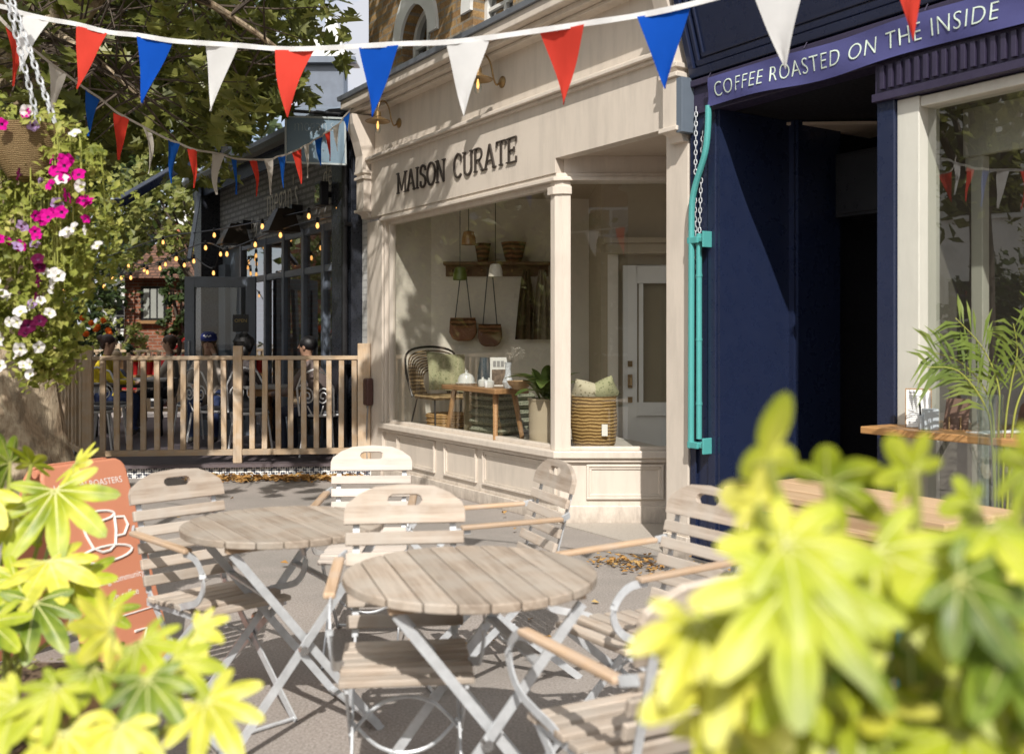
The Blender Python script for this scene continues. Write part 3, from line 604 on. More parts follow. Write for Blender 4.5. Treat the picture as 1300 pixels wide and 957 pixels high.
# open glazed door and tall steel post with a slanting arm
do = thing('open_door', 'charcoal framed glass door standing open at the terrace end of the restaurant', 'door', at(280,560,13.2), 0)
k = 13.2/F; c = Vector(((280-650)*k, 13.2, .13)); do.location = c
m = MB(); w_, h_ = 90*k, 2.1
m.box(-w_/2,-w_/2+.13,-.03,.03,.0,h_); m.box(w_/2-.13,w_/2,-.03,.03,0,h_); m.box(-w_/2+.13,w_/2-.13,-.03,.03,h_-.14,h_); m.box(-w_/2+.13,w_/2-.13,-.03,.03,0,.2); m.build('frame', M_dkframe, do, .004)
m = MB(); m.quad((-w_/2+.13,0,.2),(w_/2-.13,0,.2),(w_/2-.13,0,h_-.14),(-w_/2+.13,0,h_-.14)); m.build('pane', M_glassd, do, normals=False)
sg = MB(); sg.box(.17,.38,-.035,-.03,1.37,1.6); sgo = sg.build('door_notice', M_black, do)
tv, tf = text_mesh('OPEN', .06, 0, 0); wx = max(v.x for v in tv); m = MB(); m.add([(.195+v.x/wx*.16,-.037,1.5+v.y) for v in tv], tf); m.build('lettering', paint('gold_print',(.5,.35,.1),.5), sgo, normals=False)
m = MB(); m.tube([(-w_/2+.065,-.05,.95),(-w_/2+.065,-.05,1.25)], .012, 8); m.build('handle', M_steel, do)
aw = thing('awning_post', 'tall dark steel post with a slanting navy arm at the corner of the restaurant', 'post', at(284,600,15.6), 0)
c = Vector(((284-650)*15.6/F,15.6,0)); aw.location = c
m = MB(); m.box(-.1,.1,-.1,.1,0,4.65); m.build('post', M_black, aw, .01)
m = MB(off=c); m.bar(at(276,184,15.5), at(150,258,13.5), .14, .12); m.build('arm', M_navy, aw, .01)
m = MB(off=c); m.bar(at(262,190,15.5), at(240,330,13.6), .05, .05); m.bar(at(246,360,13.6), at(238,470,13.6), .07, .07); m.build('strut', M_dkframe, aw)
# ================================================================ terrace
deck_pts = [L(p)[:2] for p in ((-4.36,10.05,0),)]
fa, fb_ = Vector((-4.31,10.12,0)), Vector((-1.50,10.42,0))
dk = thing('terrace_deck', 'raised dark plank terrace deck edged with patterned tiles', 'deck', (-4,12,0))
off = dk.location.copy()
e0, e1 = Vector((-4.45,9.98,0)), Vector((-1.36,10.3,0)); back = Vector((-.5414,.8408,0))*7.2
M_deck = wood('dark_decking', (.06,.046,.05), (.15,.12,.125), 'x', .6, .6, (.12,.1,.105))
m = MB(off=off); m.add([e0+Vector((0,0,.13)), e1+Vector((0,0,.13)), e1+back+Vector((0,0,.13)), e0+back+Vector((0,0,.13))], [(0,1,2,3)])
dd = (e1-e0).normalized()
m.build('deck_surface', M_deck, dk, normals=False)
m = MB(off=off); m.bar(e0+Vector((0,-.02,.118)), e1+Vector((0,-.02,.118)), .06, .03); m.build('edge_board', M_deck, dk)
def m_tile():
    mt, nt, out = newmat('patterned_tile'); tcd = N(nt,'ShaderNodeTexCoord'); s_ = N(nt,'ShaderNodeSeparateXYZ'); nt.links.new(tcd.outputs['Object'], s_.inputs[0])
    def mth(op, a, b=None):
        n = N(nt,'ShaderNodeMath',_operation=op)
        for i, v in enumerate((a,b)):
            if v is None: continue
            if hasattr(v,'is_linked'): nt.links.new(v, n.inputs[i])
            else: n.inputs[i].default_value = v
        return n.outputs[0]
    x = mth('MULTIPLY', s_.outputs['X'], 75.0); z = mth('MULTIPLY', s_.outputs['Z'], 75.0)
    p = mth('ADD', mth('MULTIPLY', mth('SINE', x), mth('SINE', z)), mth('MULTIPLY', mth('COSINE', mth('MULTIPLY', mth('ADD', x, z), 1.7)), mth('COSINE', mth('MULTIPLY', mth('SUBTRACT', x, z), 1.7))))
    f = noise(nt, tcd.outputs['Object'], 30, 3)
    col = ramp(nt, mth('ADD', mth('MULTIPLY', p, .25), f), [(.42, (.05,.055,.08)), (.55, (.75,.75,.72))])
    bsdf(nt, out, col, .35, 0); return mt
m = MB(off=off); m.add([e0+Vector((0,0,0)), e1, e1+Vector((0,0,.105)), e0+Vector((0,0,.105))], [(0,1,2,3)]); m.build('tile_riser', m_tile(), dk, normals=False)
m = MB(off=off); m.add([e0, e0+back, e0+back+Vector((0,0,.13)), e0+Vector((0,0,.13))], [(0,1,2,3)]); m.build('side_riser', M_deck, dk, normals=False)
# fence
fe = thing('wooden_fence', 'pale softwood picket fence with square posts along the front of the terrace', 'fence', (0,0,0)); 
fv = (fb_-fa); fl_ = fv.length; frz = math.atan2(fv.y, fv.x); fe.location = fa; fe.rotation_euler.z = frz
def sect(par, xs, n_list, y0=0, zb=.13):
    for x in xs:
        m = MB(); m.box(x-.045, x+.045, y0-.045, y0+.045, zb, 1.335); m.build('post', M_fence, par, .006)
    for i in range(len(xs)-1):
        a, b = xs[i]+.046, xs[i+1]-.046
        for (z0, z1, nm) in ((1.19,1.232,'top_rail'),(.21,.27,'bottom_rail')):
            m = MB(); m.box(a, b, y0-.035, y0+.03, z0, z1); m.build(nm, M_fence_x, par, .005)
        n = n_list[i]
        for j in range(n):
            x = a+(b-a)*(j+.75)/(n+.5); m = MB(); w = .027; jx = random.uniform(-.006,.006); m.hexa([(x-w+jx,y0-.022,.271),(x+w+jx,y0-.022,.271),(x+w+jx,y0+.022,.271),(x-w+jx,y0+.022,.271),(x-w,y0-.022,1.189),(x+w,y0-.022,1.189),(x+w,y0+.022,1.189),(x-w,y0+.022,1.189)]); m.build('baluster', M_fence, par, .004)
sect(fe, [0, 1.49, 2.82], [10, 9])
fs_ = thing('wooden_fence', 'softwood picket fence running back beside the tree trunk along the terrace side', 'fence', fa+Vector((-.541,.841,0))*.16, math.atan2(.8408,-.5414))
sect(fs_, [0, 1.8, 3.6], [7, 7])
fk = thing('wooden_fence', 'far wooden fence closing the back of the terrace behind the diners', 'fence', Vector((-8.2,16.4,0)), .02)
sect(fk, [0, 1.7, 3.2], [9, 8])
pw = thing('timber_post', 'square timber post at the wall end of the terrace fence', 'post', Vector((-1.53,10.36,0)))
m = MB(); m.box(-.07,.06,-.05,.05,0.0,1.36); m.build('shaft', M_fence, pw, .006)
# ---------------------------------------------------------------- white iron chairs and terrace tables
M_wmetal = paint('white_iron', (.8,.8,.8), .4, .12)
M_cush = paint('grey_pad', (.12,.12,.13), .9, .15)
def iron_chair(label):
    r = thing('iron_chair', label, 'chair', (0,0,.13), 0, 'white iron chairs on the terrace')
    m = MB(); m.tube([(-.2,.2,.45),(-.21,.24,.75),(-.14,.26,.9),(0,.27,.95),(.14,.26,.9),(.21,.24,.75),(.2,.2,.45)], .011, 6); m.build('back_frame', M_wmetal, r)
    for s in (-1,1):
        m = MB(); m.tube([(s*.09+s*.085*math.cos(t)*(1-t/14), .235, .66+.1*math.sin(t)*(1-t/14)) for t in [i*.5 for i in range(24)]], .008, 5); m.tube([(s*.09,.235,.56),(s*.05,.21,.46)], .008, 5); m.build('scroll', M_wmetal, r)
    m = MB(); m.lathe([(0,.0),(.2,.0),(.21,.015),(.2,.03),(0,.03)], (0,0,.44), 18); m.build('seat', M_wmetal, r)
    m = MB(); m.lathe([(0,.03),(.19,.03),(.2,.045),(.18,.06),(0,.065)], (0,0,.44), 18); m.build('seat_pad', M_cush, r)
    for sx in (-1,1):
        for sy in (-1,1):
            m = MB(); m.tube([(sx*.15,sy*.15,.44),(sx*.2,sy*.2,.0)], .012, 6); m.build('leg', M_wmetal, r)
    return r
ic = iron_chair('white scroll back iron chair behind the second fence bay, left of the middle post'); ic.location = at(268,560,11.4); ic.location.z = .13; ic.rotation_euler.z = 2.6
def putc(px, Y, rz, lab): 
    p = at(px, 0, Y); dup(ic, (p.x, p.y, .13), rz, lab)
putc(318,11.1,.5,'white scroll back iron chair with a grey pad just right of the middle fence post')
putc(412,10.85,2.9,'white scroll back iron chair under the diner nearest the restaurant pier')
putc(120,11.3,.3,'white scroll back iron chair behind the fence corner post')
putc(140,12.3,1.9,'white scroll back iron chair under the diner in yellow')
putc(246,12.4,-.9,'white iron chair turned sideways beside the open glass door')
M_grey_top = wood('grey_table_top', (.2,.19,.18), (.34,.32,.3), 'x', 1, .6)
def ter_table(px, Y, w, d, rz, lab, matl, legm):
    p = at(px, 0, Y); r = thing('terrace_table', lab, 'table', (p.x,p.y,.13), rz, 'tables on the terrace')
    m = MB()
    for i in range(5): m.box(-w/2, w/2, -d/2+i*d/5+.004, -d/2+(i+1)*d/5-.004, .72, .75)
    m.build('table_top', matl, r, .003)
    m = MB(); m.box(-w/2+.05,w/2-.05,-d/2+.05,d/2-.05,.64,.719); m.build('apron', legm, r)
    for sx in (-1,1):
        for sy in (-1,1):
            m = MB(); m.lathe([(.035,.64),(.035,.55),(.022,.52),(.04,.45),(.028,.3),(.04,.25),(.025,.2),(.03,.02),(.02,0)], (sx*(w/2-.09),sy*(d/2-.09),0), 10); m.build('leg', legm, r)
    return r
ter_table(372,11.25,.95,.62,-.2,'grey plank terrace table between the two dark haired diners', M_grey_top, M_oak)
ter_table(170,13.3,1.0,.7,.1,'slatted grey terrace table between the diner in yellow and the woman', M_grey_top, M_black)
ter_table(104,11.8,.5,.5,-.4,'pale grey terrace table behind the fence corner beside the trunk', M_grey_top, M_wmetal)
pot_m = paint('sauce_red', (.55,.02,.02), .4)
for i, px in enumerate((171, 181, 190, 199)):
    p = at(px, 0, 15.2); r = thing('red_tub', 'small red tub with a yellow top lined up along the back of the terrace', 'tub', (p.x,p.y,.86), 0, 'red tubs along the back of the terrace')
    m = MB(); m.lathe([(.04,0),(.055,.2),(.0,.2)], (0,0,0), 12); m.build('tub_body', pot_m, r)
    m = MB(); m.blob((0,0,.23), (.06,.06,.06), 6, 0, None, .1); m.build('tub_contents', paint('mustard',(.6,.42,.08),.6), r)
p = at(185,0,15.2); lg = thing('serving_ledge', 'narrow dark timber ledge carrying the red tubs behind the terrace', 'ledge', (p.x,p.y,.13))
m = MB(); m.box(-.5,.5,-.12,.12,.69,.73); m.box(-.45,-.4,-.05,.05,0,.69); m.box(.4,.45,-.05,.05,0,.69); m.build('plank', M_oak, lg)
# ================================================================ background
M_tile = brick('roof_tiles', (.2,.1,.065), (.15,.08,.055), (.07,.04,.03), sx=.16, dark=(.09,.055,.04), bumps=1.2, msz=.02)
bh = thing('brick_house', 'brick house with tiled lower roof and orange gable seen beyond the terrace', 'house', (0,0,0)); 
YB = 23.0; c = Vector(((200-650)*YB/F, YB, 0)); bh.location = c; kk = YB/F
def bx(px): return (px-200)*kk
def bz(py): return EYE-(py-HOR)*kk
m = MB(); m.box(bx(158), bx(300), 0, .3, 0, bz(352)); m.build('wall', M_redbrick, bh)
m = MB(); m.hexa([(bx(150),-.25,0),(bx(172),-.3,0),(bx(172),0,0),(bx(150),0,0),(bx(166),-.05,bz(365)),(bx(172),-.05,bz(365)),(bx(172),0,bz(365)),(bx(166),0,bz(365))]); m.build('buttress', M_redbrick, bh)
m = MB(); m.add([(bx(160),-.35,bz(354)),(bx(300),-.35,bz(354)),(bx(300),1.0,bz(298)),(bx(185),1.0,bz(298))], [(0,1,2,3)]); m.build('lower_roof', M_tile, bh, normals=False)
m = MB(); m.box(bx(186), bx(300), .9, 1.2, bz(360), bz(292)); m.build('upper_wall', M_redbrick, bh)
m = MB(); m.add([(bx(190),.88,bz(292)),(bx(300),.88,bz(292)),(bx(300),.88,bz(205)),(bx(275),.88,bz(205)),(bx(228),.88,bz(262))], [(0,1,2,3,4)]); m.build('gable', M_orbrick, bh, normals=False)
m = MB(); m.bar((bx(212),.78,bz(278)),(bx(292),.78,bz(193)), .14, .3, (0,0,1)); m.box(bx(264),bx(300),.72,.86,bz(278),bz(240)); m.build('bargeboard', M_white, bh)
m = MB(); m.box(bx(180),bx(212),-.07,.0,bz(407),bz(364)); wo = m.build('window', M_black, bh)
m = MB()
for i in range(3): m.box(bx(184+i*9),bx(191+i*9),-.085,-.075,bz(404),bz(367))
m.build('pane', paint('leaded_pane',(.3,.31,.28),.2), wo)
m = MB(); m.box(bx(178),bx(214),-.16,.0,bz(411),bz(407)); m.build('sill', M_oak, wo)
ch2 = thing('cream_house', 'white rendered house with a sash window glimpsed left of the brick house', 'house', at(148,0,27)); ch2.location.z = 0; k2 = 27/F
m = MB(); m.box(-25*k2, 22*k2, 0, 3, 0, 3.4); m.build('wall', M_white, ch2)
m = MB(); m.box(-2*k2,14*k2,-.06,0,EYE+12*k2,EYE+48*k2); wo = m.build('window', M_white, ch2)
m = MB(); m.box(1*k2,11*k2,-.08,-.065,EYE+14*k2,EYE+29*k2); m.box(1*k2,11*k2,-.08,-.065,EYE+31*k2,EYE+46*k2); m.build('pane', M_black, wo)
m = MB(); m.add([(-30*k2,-.3,3.35),(26*k2,-.3,3.35),(26*k2,2,4.6),(-30*k2,2,4.6)], [(0,1,2,3)]); m.build('roof', M_lead, ch2, normals=False)
wh = thing('white_gable_house', 'white rendered gable with a stepped chimney rising behind the restaurant roof', 'house', at(420,0,19)); wh.location.z = 0; k3 = 19/F
def gx(px): return (px-420)*k3
def gz(py): return EYE-(py-HOR)*k3
m = MB(); m.prism([(gx(376),gz(78)),(gx(452),gz(78)),(gx(452),gz(76)),(gx(440),gz(70)),(gx(434),gz(58)),(gx(427),gz(24)),(gx(414),gz(22)),(gx(413),gz(46)),(gx(390),gz(50)),(gx(376),gz(62))], 0, .5, lambda x, z, y: Vector((x, y, z))); m.build('gable', M_white, wh)
m = MB(); m.box(gx(380),gx(436),.0,.5,gz(140),gz(79)); m.build('wall', M_dkframe, wh)  # dark colour below the gutter stands in for leaf shade
m = MB(); m.box(gx(372),gx(452),-.15,-.002,gz(82),gz(74)); m.build('gutter', M_dkframe, wh)
m = MB(); m.add([(gx(372),-.12,gz(140)),(gx(452),-.12,gz(140)),(gx(446),.9,gz(104)),(gx(390),.9,gz(104))], [(0,1,2,3)]); m.box(gx(372),gx(452),-.13,.6,0,gz(140)); m.build('slate_roof', M_slate, wh)
oh = thing('red_roof_house', 'sliver of sunlit terracotta roof between the leaves above the hanging sign', 'house', at(372,0,30)); oh.location.z = 0; k4 = 30/F
m = MB(); m.add([((352-372)*k4,-1,EYE+(HOR-205)*k4),((420-372)*k4,-1,EYE+(HOR-205)*k4),((415-372)*k4,2,EYE+(HOR-138)*k4),((375-372)*k4,2,EYE+(HOR-138)*k4)], [(0,1,2,3)]); m.build('roof', M_orbrick, oh, normals=False)
m = MB(); m.box((352-372)*k4, (420-372)*k4, -.9, 2, 0, EYE+(HOR-205)*k4); m.build('wall', M_orbrick, oh)
# red parked car beyond the terrace
car = thing('parked_car', 'red car parked behind the terrace, seen through the open glass door', 'car', at(285,0,21.5)); car.location.z = 0
M_red_car = paint('car_red', (.5,.012,.02), .2, .05, spec=.8)
body = [(-1.9,.35),(-1.95,.75),(-1.75,.98),(-1.0,1.06),(-.55,1.5),(-.3,1.6),(.9,1.62),(1.35,1.5),(1.8,1.05),(1.95,.9),(1.95,.35)]
gl = [(-.9,1.08),(-.5,1.46),(-.28,1.54),(.88,1.56),(1.28,1.45),(1.6,1.08)]
m = MB(); m.prism(body, -.85, .85, lambda x, z, y: Vector((x,y,z))); m.build('body', M_red_car, car, .05)
m = MB(); m.prism(gl, -.862, .862, lambda x, z, y: Vector((x,y,z))); m.build('side_glass', M_glass3, car)
for sx in (-1.2,1.25):
    for sy in (-.82,.82):
        m = MB(); m.lathe([(.0,-.1),(.28,-.1),(.33,-.07),(.33,.07),(.28,.1),(0,.1)], (sx,sy,.33), 20, 0, Matrix.Rotation(R(90),3,'X')); wl = m.build('wheel', M_black, car)
        m = MB(); m.lathe([(.0,-.11),(.2,-.105),(.2,.105),(0,.11)], (sx,sy,.33), 14, 0, Matrix.Rotation(R(90),3,'X')); m.build('rim', M_steel, wl)
for sy in (-.6,.6):
    m = MB(); m.box(-1.93,-1.86,sy-.15,sy+.15,.68,.82); m.build('headlight', M_glassv, car)
# houses and cars across the street, some mirrored in the shop windows, some added to block sky
def street_house(x, y, rz, lab, matl, n=3, h=6.2, wd=9):
    r = thing('street_house', lab, 'house', (x,y,0), rz)
    m = MB(); m.box(-wd/2,wd/2,0,5,0,h); m.build('wall', matl, r)
    m = MB(); m.add([(-wd/2-.2,-.3,h),(wd/2+.2,-.3,h),(wd/2+.2,2.6,h+2.0),(-wd/2-.2,2.6,h+2.0)], [(0,1,2,3)]); m.build('roof', M_slate, r, normals=False)
    for i in range(n):
        for z in (.9, 3.7):
            cx = -wd/2+wd*(i+.5)/n
            m = MB(); m.box(cx-.7,cx+.7,-.06,.0,z,z+1.7); wo = m.build('window', M_white, r)
            for a, b in ((-.62,-.04),(.04,.62)):
                for c0, c1 in ((.08,.8),(.9,1.62)):
                    p = MB(); p.box(cx+a,cx+b,-.075,-.065,z+c0,z+c1); p.build('pane', M_glass3, wo)
    return r
street_house(-13.5, 4.5, R(90), 'pale rendered house with white sash windows mirrored in the cafe window', paint('render',(.8,.78,.75),.8), 3)
def lf(mb, p, s, nrm, roll, curl=.25, lobes=1):
    nrm = Vector(nrm).normalized(); a = nrm.orthogonal().normalized(); b = nrm.cross(a); ca, sa = math.cos(roll), math.sin(roll)
    u = a*ca+b*sa; v = b*ca-a*sa
    if lobes == 1:
        mb.add([p-u*s*.5, p+v*s*.32+nrm*s*curl*.3, p+u*s*.5, p-v*s*.32+nrm*s*curl*.3], [(0,1,2),(0,2,3)])
    else:  # five-lobed plane leaf folded along its midrib
        half = [(-.42,.05),(-.3,.4),(-.12,.22),(.02,.52),(.16,.2),(.34,.26),(.3,.1)]
        L1 = [p-u*s*.4]+[p+u*s*x+v*s*y+nrm*s*curl*abs(y) for x, y in half]+[p+u*s*.6-nrm*s*curl*.25]
        L2 = [p-u*s*.4]+[p+u*s*x-v*s*y+nrm*s*curl*abs(y) for x, y in half]+[p+u*s*.6-nrm*s*curl*.25]
        n = len(L1); mb.add(L1+L2, [tuple(range(n)), tuple(range(2*n-1,n-1,-1))])
def rvec(): 
    while True:
        v = Vector((random.uniform(-1,1),random.uniform(-1,1),random.uniform(-1,1)))
        if .05 < v.length < 1: return v
def bush_leaves(mb, c, r, n, s, shell=.55, lump=.25):
    c = Vector(c); r = Vector(r); k = max(6, n//14)
    cl = []
    while len(cl) < k:
        v = rvec().normalized()*random.uniform(shell,1)*(1+random.uniform(-lump,lump)); cl.append(Vector((v.x*r.x,v.y*r.y,v.z*r.z))+c)
    for i in range(n):
        q = random.choice(cl)+rvec()*min(r)*.22
        if q.z < .05: continue
        lf(mb, q, s*random.uniform(.6,1.3), rvec()+Vector((0,-.4,.7)), random.uniform(0,6.3))
def far_tree(lab, c, r, n, s, matl, trunk_r=.14, grp='trees and bushes beyond the terrace', kind='background_tree', cat='tree', bx0=0.0):
    rt = thing(kind, lab, cat, (c[0],c[1],0), 0, grp)
    m = MB(off=rt.location); bush_leaves(m, c, r, n, s); m.build('crown', matl, rt, normals=False)
    m = MB(); m.tube([(bx0,0,0),(bx0+.1,0,c[2]*.5),(0,.1,c[2])], [trunk_r*1.3,trunk_r,trunk_r*.6], 8)
    for a in range(5): m.tube([(bx0+.05,0,c[2]*.6),(math.cos(a*1.3)*r[0]*.5,math.sin(a*1.3)*r[1]*.5,c[2]+r[2]*.3)], [trunk_r*.5,.02], 6)
    m.build('trunk', M_barkd, rt); return rt
M_barkd = paint('dark_bark', (.08,.06,.045), .9, .3, 8, .6, 25)
def cpx(px,py,Y): v = at(px,py,Y); return (v.x,v.y,v.z)
far_tree('pale green sunlit tree leaning over the tiled roof of the brick house', cpx(193,272,18.5), (1.15,1.0,.95), 1700, .17, M_leaf2, .06, bx0=.98)
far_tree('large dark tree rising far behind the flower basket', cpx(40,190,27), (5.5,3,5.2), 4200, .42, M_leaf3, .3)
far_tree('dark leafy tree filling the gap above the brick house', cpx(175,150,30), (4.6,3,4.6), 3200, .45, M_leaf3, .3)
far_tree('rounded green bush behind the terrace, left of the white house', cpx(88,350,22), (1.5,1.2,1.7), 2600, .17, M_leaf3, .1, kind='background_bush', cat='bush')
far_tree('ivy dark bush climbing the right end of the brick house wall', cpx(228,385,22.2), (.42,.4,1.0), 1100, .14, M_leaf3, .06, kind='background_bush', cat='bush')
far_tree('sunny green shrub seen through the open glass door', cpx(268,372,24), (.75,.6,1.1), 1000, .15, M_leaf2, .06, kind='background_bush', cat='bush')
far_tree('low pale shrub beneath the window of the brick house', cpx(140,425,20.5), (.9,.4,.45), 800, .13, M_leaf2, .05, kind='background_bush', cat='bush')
far_tree('street tree mirrored in the shop window glass', (-11.5,13.5,3.9), (2.8,3.2,2.9), 3600, .28, M_leaf, .2, 'trees mirrored in the glass')
far_tree('low clipped tree mirrored in the tall cafe window', (-9.8,3.0,1.9), (1.0,2.6,1.1), 2600, .16, M_leaf3, .1, 'trees mirrored in the glass')
far_tree('tall street tree mirrored in the upper part of the cafe window', (-8.5,4.6,5.2), (2.0,2.3,1.8), 2400, .26, M_leaf, .16, 'trees mirrored in the glass')
far_tree('dense leafy street tree mirrored in the left half of the shop window', (-12.0,16.6,2.6), (2.2,2.6,3.2), 5200, .26, M_leaf2m, .2, 'trees mirrored in the glass')
far_tree('dense leafy street tree mirrored in the right half of the shop window', (-11.6,12.2,2.4), (2.2,2.4,3.0), 5200, .26, M_leaf2m, .2, 'trees mirrored in the glass')
street_house(-18, 16, R(90), 'added dark brick house blocking the sky behind the trees mirrored in the shop window', M_redbrick, 4, 7.5, 16)  # unseen house added to keep sky out of the shop glass
street_house(3, -15, R(180), 'added brick terrace behind the camera blocking sky from the side window reflection', M_redbrick, 5, 6.5, 26)  # unseen terrace added to block sky reflected in the side pane
far_tree('added rounded tree behind the camera blocking sky from the side window reflection', (1.8,-10.5,2.2), (3.2,1.5,2.2), 3600, .26, M_leaf3, .2, 'trees mirrored in the glass')  # unseen tree added with the terrace to darken that reflection
# planter of orange flowers on the far fence
fp = thing('flower_planter', 'planter of small orange flowers on the fence left of the diner in yellow', 'planter', at(118,0,14.6)); fp.location.z = .13
m = MB(); m.box(-.7,.5,-.15,.15,.75,.98); m.build('trough', M_oak, fp)
m = MB()
bush_leaves(m, (-.1,0,1.2), (.75,.25,.36), 700, .09); m.build('foliage', M_leaf3, fp, normals=False)
M_orange = cloth('orange_petal', (.75,.14,.02), .3)
for px, py in ((99,419),(109,424),(122,418),(124,415),(137,419),(139,423),(104,404),(116,410),(131,407)):
    m = MB(off=fp.location); q = at(px,py,14.3); m.blob(q, (.045,.03,.04), 5, 0, None, .25); m.build('blossom', M_orange, fp)
# ================================================================ folding teak chairs and round tables
def slat(mb, x0, x1, c, dv, w, t, nrm):   # slat along x: centre c (y,z), width w along dv, thickness t along nrm
    p = []
    for s_ in (-1, 1):
        for x in (x0, x1) if s_ < 0 else (x1, x0): p.append((x, s_))
    dv = Vector((0,)+dv); nn = Vector((0,)+nrm); c = Vector((0,)+c)
    q = [Vector((x,0,0))+c+dv*(w/2*a)+nn*(t/2*b) for b in (-1,1) for x, a in ((x0,-1),(x1,-1),(x1,1),(x0,1))]
    mb.hexa(q)
def garden_chair(label):
    r = thing('garden_chair', label, 'chair', (0,0,0), 0, 'folding teak armchairs around the round tables')
    ba = R(17); dv = (math.sin(ba), math.cos(ba)); nn = (-math.cos(ba), math.sin(ba))   # back leans towards +y; sitter faces -y
    by, bz0 = .19, .47
    # back slats and arched top board with a hand slot
    for i in range(5):
        m = MB(); d = .02+i*.0615; wd = .2+.004*i
        slat(m, -.212-.002*i, .212+.002*i, (by+dv[0]*d, bz0+dv[1]*d), dv, .04, .018, nn); m.build('back_slat', M_teak, r, .004)
    m = MB(); d0 = .311; Ht = .119
    outer = [(-.225,0),(.225,0)]+[(.225,.055),(.215,.085),(.17,.125),(.11,.155),(.0,.165),(-.11,.155),(-.17,.125),(-.215,.085),(-.225,.055)]
    hole = [(-.055+.0,.085),(-.065,.1),(-.06,.118),(-.045,.127),(.045,.127),(.06,.118),(.065,.1),(.055,.085),(.045,.08),(-.045,.08)]
    outer = [(x, y*.74) for x, y in outer]; hole = [(x, y*.74-.004) for x, y in hole]
    ang = lambda p: math.atan2(p[1]-.072, p[0])
    def ray(poly, a):
        o = Vector((0,.072)); d = Vector((math.cos(a), math.sin(a))); best = None
        for i in range(len(poly)):
            p, q = Vector(poly[i]), Vector(poly[(i+1) % len(poly)]); e = q-p; den = d.x*e.y-d.y*e.x
            if abs(den) < 1e-9: continue
            w_ = p-o; t = (w_.x*e.y-w_.y*e.x)/den; u = (w_.x*d.y-w_.y*d.x)/den
            if t > 0 and -1e-6 <= u <= 1+1e-6: best = t if best is None else max(best, t)
        return o+d*best
    angs = sorted(set([round(ang(p),4) for p in outer+hole]+[round(-math.pi+2*math.pi*i/36,4) for i in range(36)])); n = len(angs)
    O = [ray(outer, a) for a in angs]; I = [ray(hole, a) for a in angs]
    def P3(p, b): return Vector((p.x, by+dv[0]*(d0+p.y)+nn[0]*b, bz0+dv[1]*(d0+p.y)+nn[1]*b))
    vs = [P3(p,-.011) for p in O]+[P3(p,-.011) for p in I]+[P3(p,.011) for p in O]+[P3(p,.011) for p in I]; fs = []
    for i in range(n):
        j = (i+1) % n; fs += [(i,j,n+j,n+i),(2*n+i,3*n+i,3*n+j,2*n+j),(i,2*n+i,2*n+j,j),(n+i,n+j,3*n+j,3*n+i)]
    m.add(vs, fs); m.build('top_board', M_teak, r, .004)
    # seat slats
    for i in range(6):
        m = MB(); y = -.205+i*.069; z = .445-(i-1)*.004 if i else .437
        slat(m, -.215, .215, (y, z), (1,0), .048, .02, (0,1)); m.build('seat_slat', M_teak, r, .005)
    for s in (-1,1):
        x = s*.19
        m = MB(); m.bar((x,-.22,.427),(x,.2,.41), .012, .028); m.build('seat_rail', M_steel, r)
        m = MB(); m.bar((x*1.02,.335,0),(x*1.02,-.2,.425), .008, .028, (0,.6,.8)); m.build('leg', M_steel, r)           # rear foot up to the front of the seat
        m = MB(); m.bar((x*.95,-.3,0),(x*.95,by+.018,.44), .008, .028, (0,-.6,.8)); m.bar((x*.95,by+.018,.44),(x*.95,by+dv[0]*.33+.018,bz0+dv[1]*.33), .006, .024, (1,0,0)); m.build('leg', M_steel, r)   # front foot up into the back
        m = MB(); A = Vector((s*.245,-.2,.665)); Bk = Vector((s*.24,.235,.67)); m.bar(A, Bk, .04, .018); m.build('armrest', M_teak_arm, r, .006)
        m = MB(); m.bar(Bk, (s*.215,by+dv[0]*.22+.02,bz0+dv[1]*.22), .01, .024); m.build('arm_bracket', M_steel, r)
        m = MB(); pts = [(s*.24,-.16,.652),(s*.24,-.235,.645),(s*.238,-.285,.60),(s*.234,-.285,.545),(s*.23,-.24,.495),(s*.222,-.17,.47),(s*.21,-.1,.45),(s*.205,-.06,.43)]
        sp = smooth_path(pts, 4)
        for i in range(len(sp)-1): m.bar(sp[i], sp[i+1]+(sp[i+1]-sp[i])*.15, .006, .024, (0,.3,1))
        m.build('arm_loop', M_steel, r)
    m = MB(); m.tube([(-.19,.325,.012),(.19,.325,.012)], .007, 6); m.build('stretcher', M_steel, r)
    m = MB(); m.tube([(-.18,-.29,.012),(.18,-.29,.012)], .007, 6); m.build('stretcher', M_steel, r)
    m = MB(); m.tube(smooth_path([(-.19,.04,.25),(-.1,.05,.17),(0,.05,.145),(.1,.05,.17),(.19,.04,.25)],5), .006, 6); m.build('brace', M_steel, r); m = MB(); m.tube(smooth_path([(-.19,.0,.22),(-.1,.0,.3),(0,.0,.325),(.1,.0,.3),(.19,.0,.22)],5), .006, 6); m.build('brace', M_steel, r)
    for o in kids(r):
        if o.type == 'MESH':
            for v in o.data.vertices: v.co.x *= .87
    return r
def face(dx, dy): return math.atan2(dy, dx)+math.pi/2     # rotation that turns local -y to (dx, dy)
gc = garden_chair('weathered folding teak armchair beside the terracotta pavement board'); f = Vector((.72,-.70,0)).normalized()
def backat(x, y, f): return Vector((x,y,0))+f*.31         # the chair origin from the middle of its back top
p = backat(-1.34, 3.96, f); gc.location = p; gc.rotation_euler.z = face(f.x, f.y)
def putchair(x, y, dx, dy, lab):
    f = Vector((dx,dy,0)).normalized(); p = backat(x, y, f); return dup(gc, p, face(f.x, f.y), lab)
pale = putchair(-.68, 4.84, .05, -1, 'bleached pale folding teak armchair furthest back, in front of the panelled shop wall')
for o in C.objects:
    if o.parent == pale and o.data.materials[0] == M_teak: o.material_slots[0].link = 'OBJECT'; o.material_slots[0].material = M_teak_w
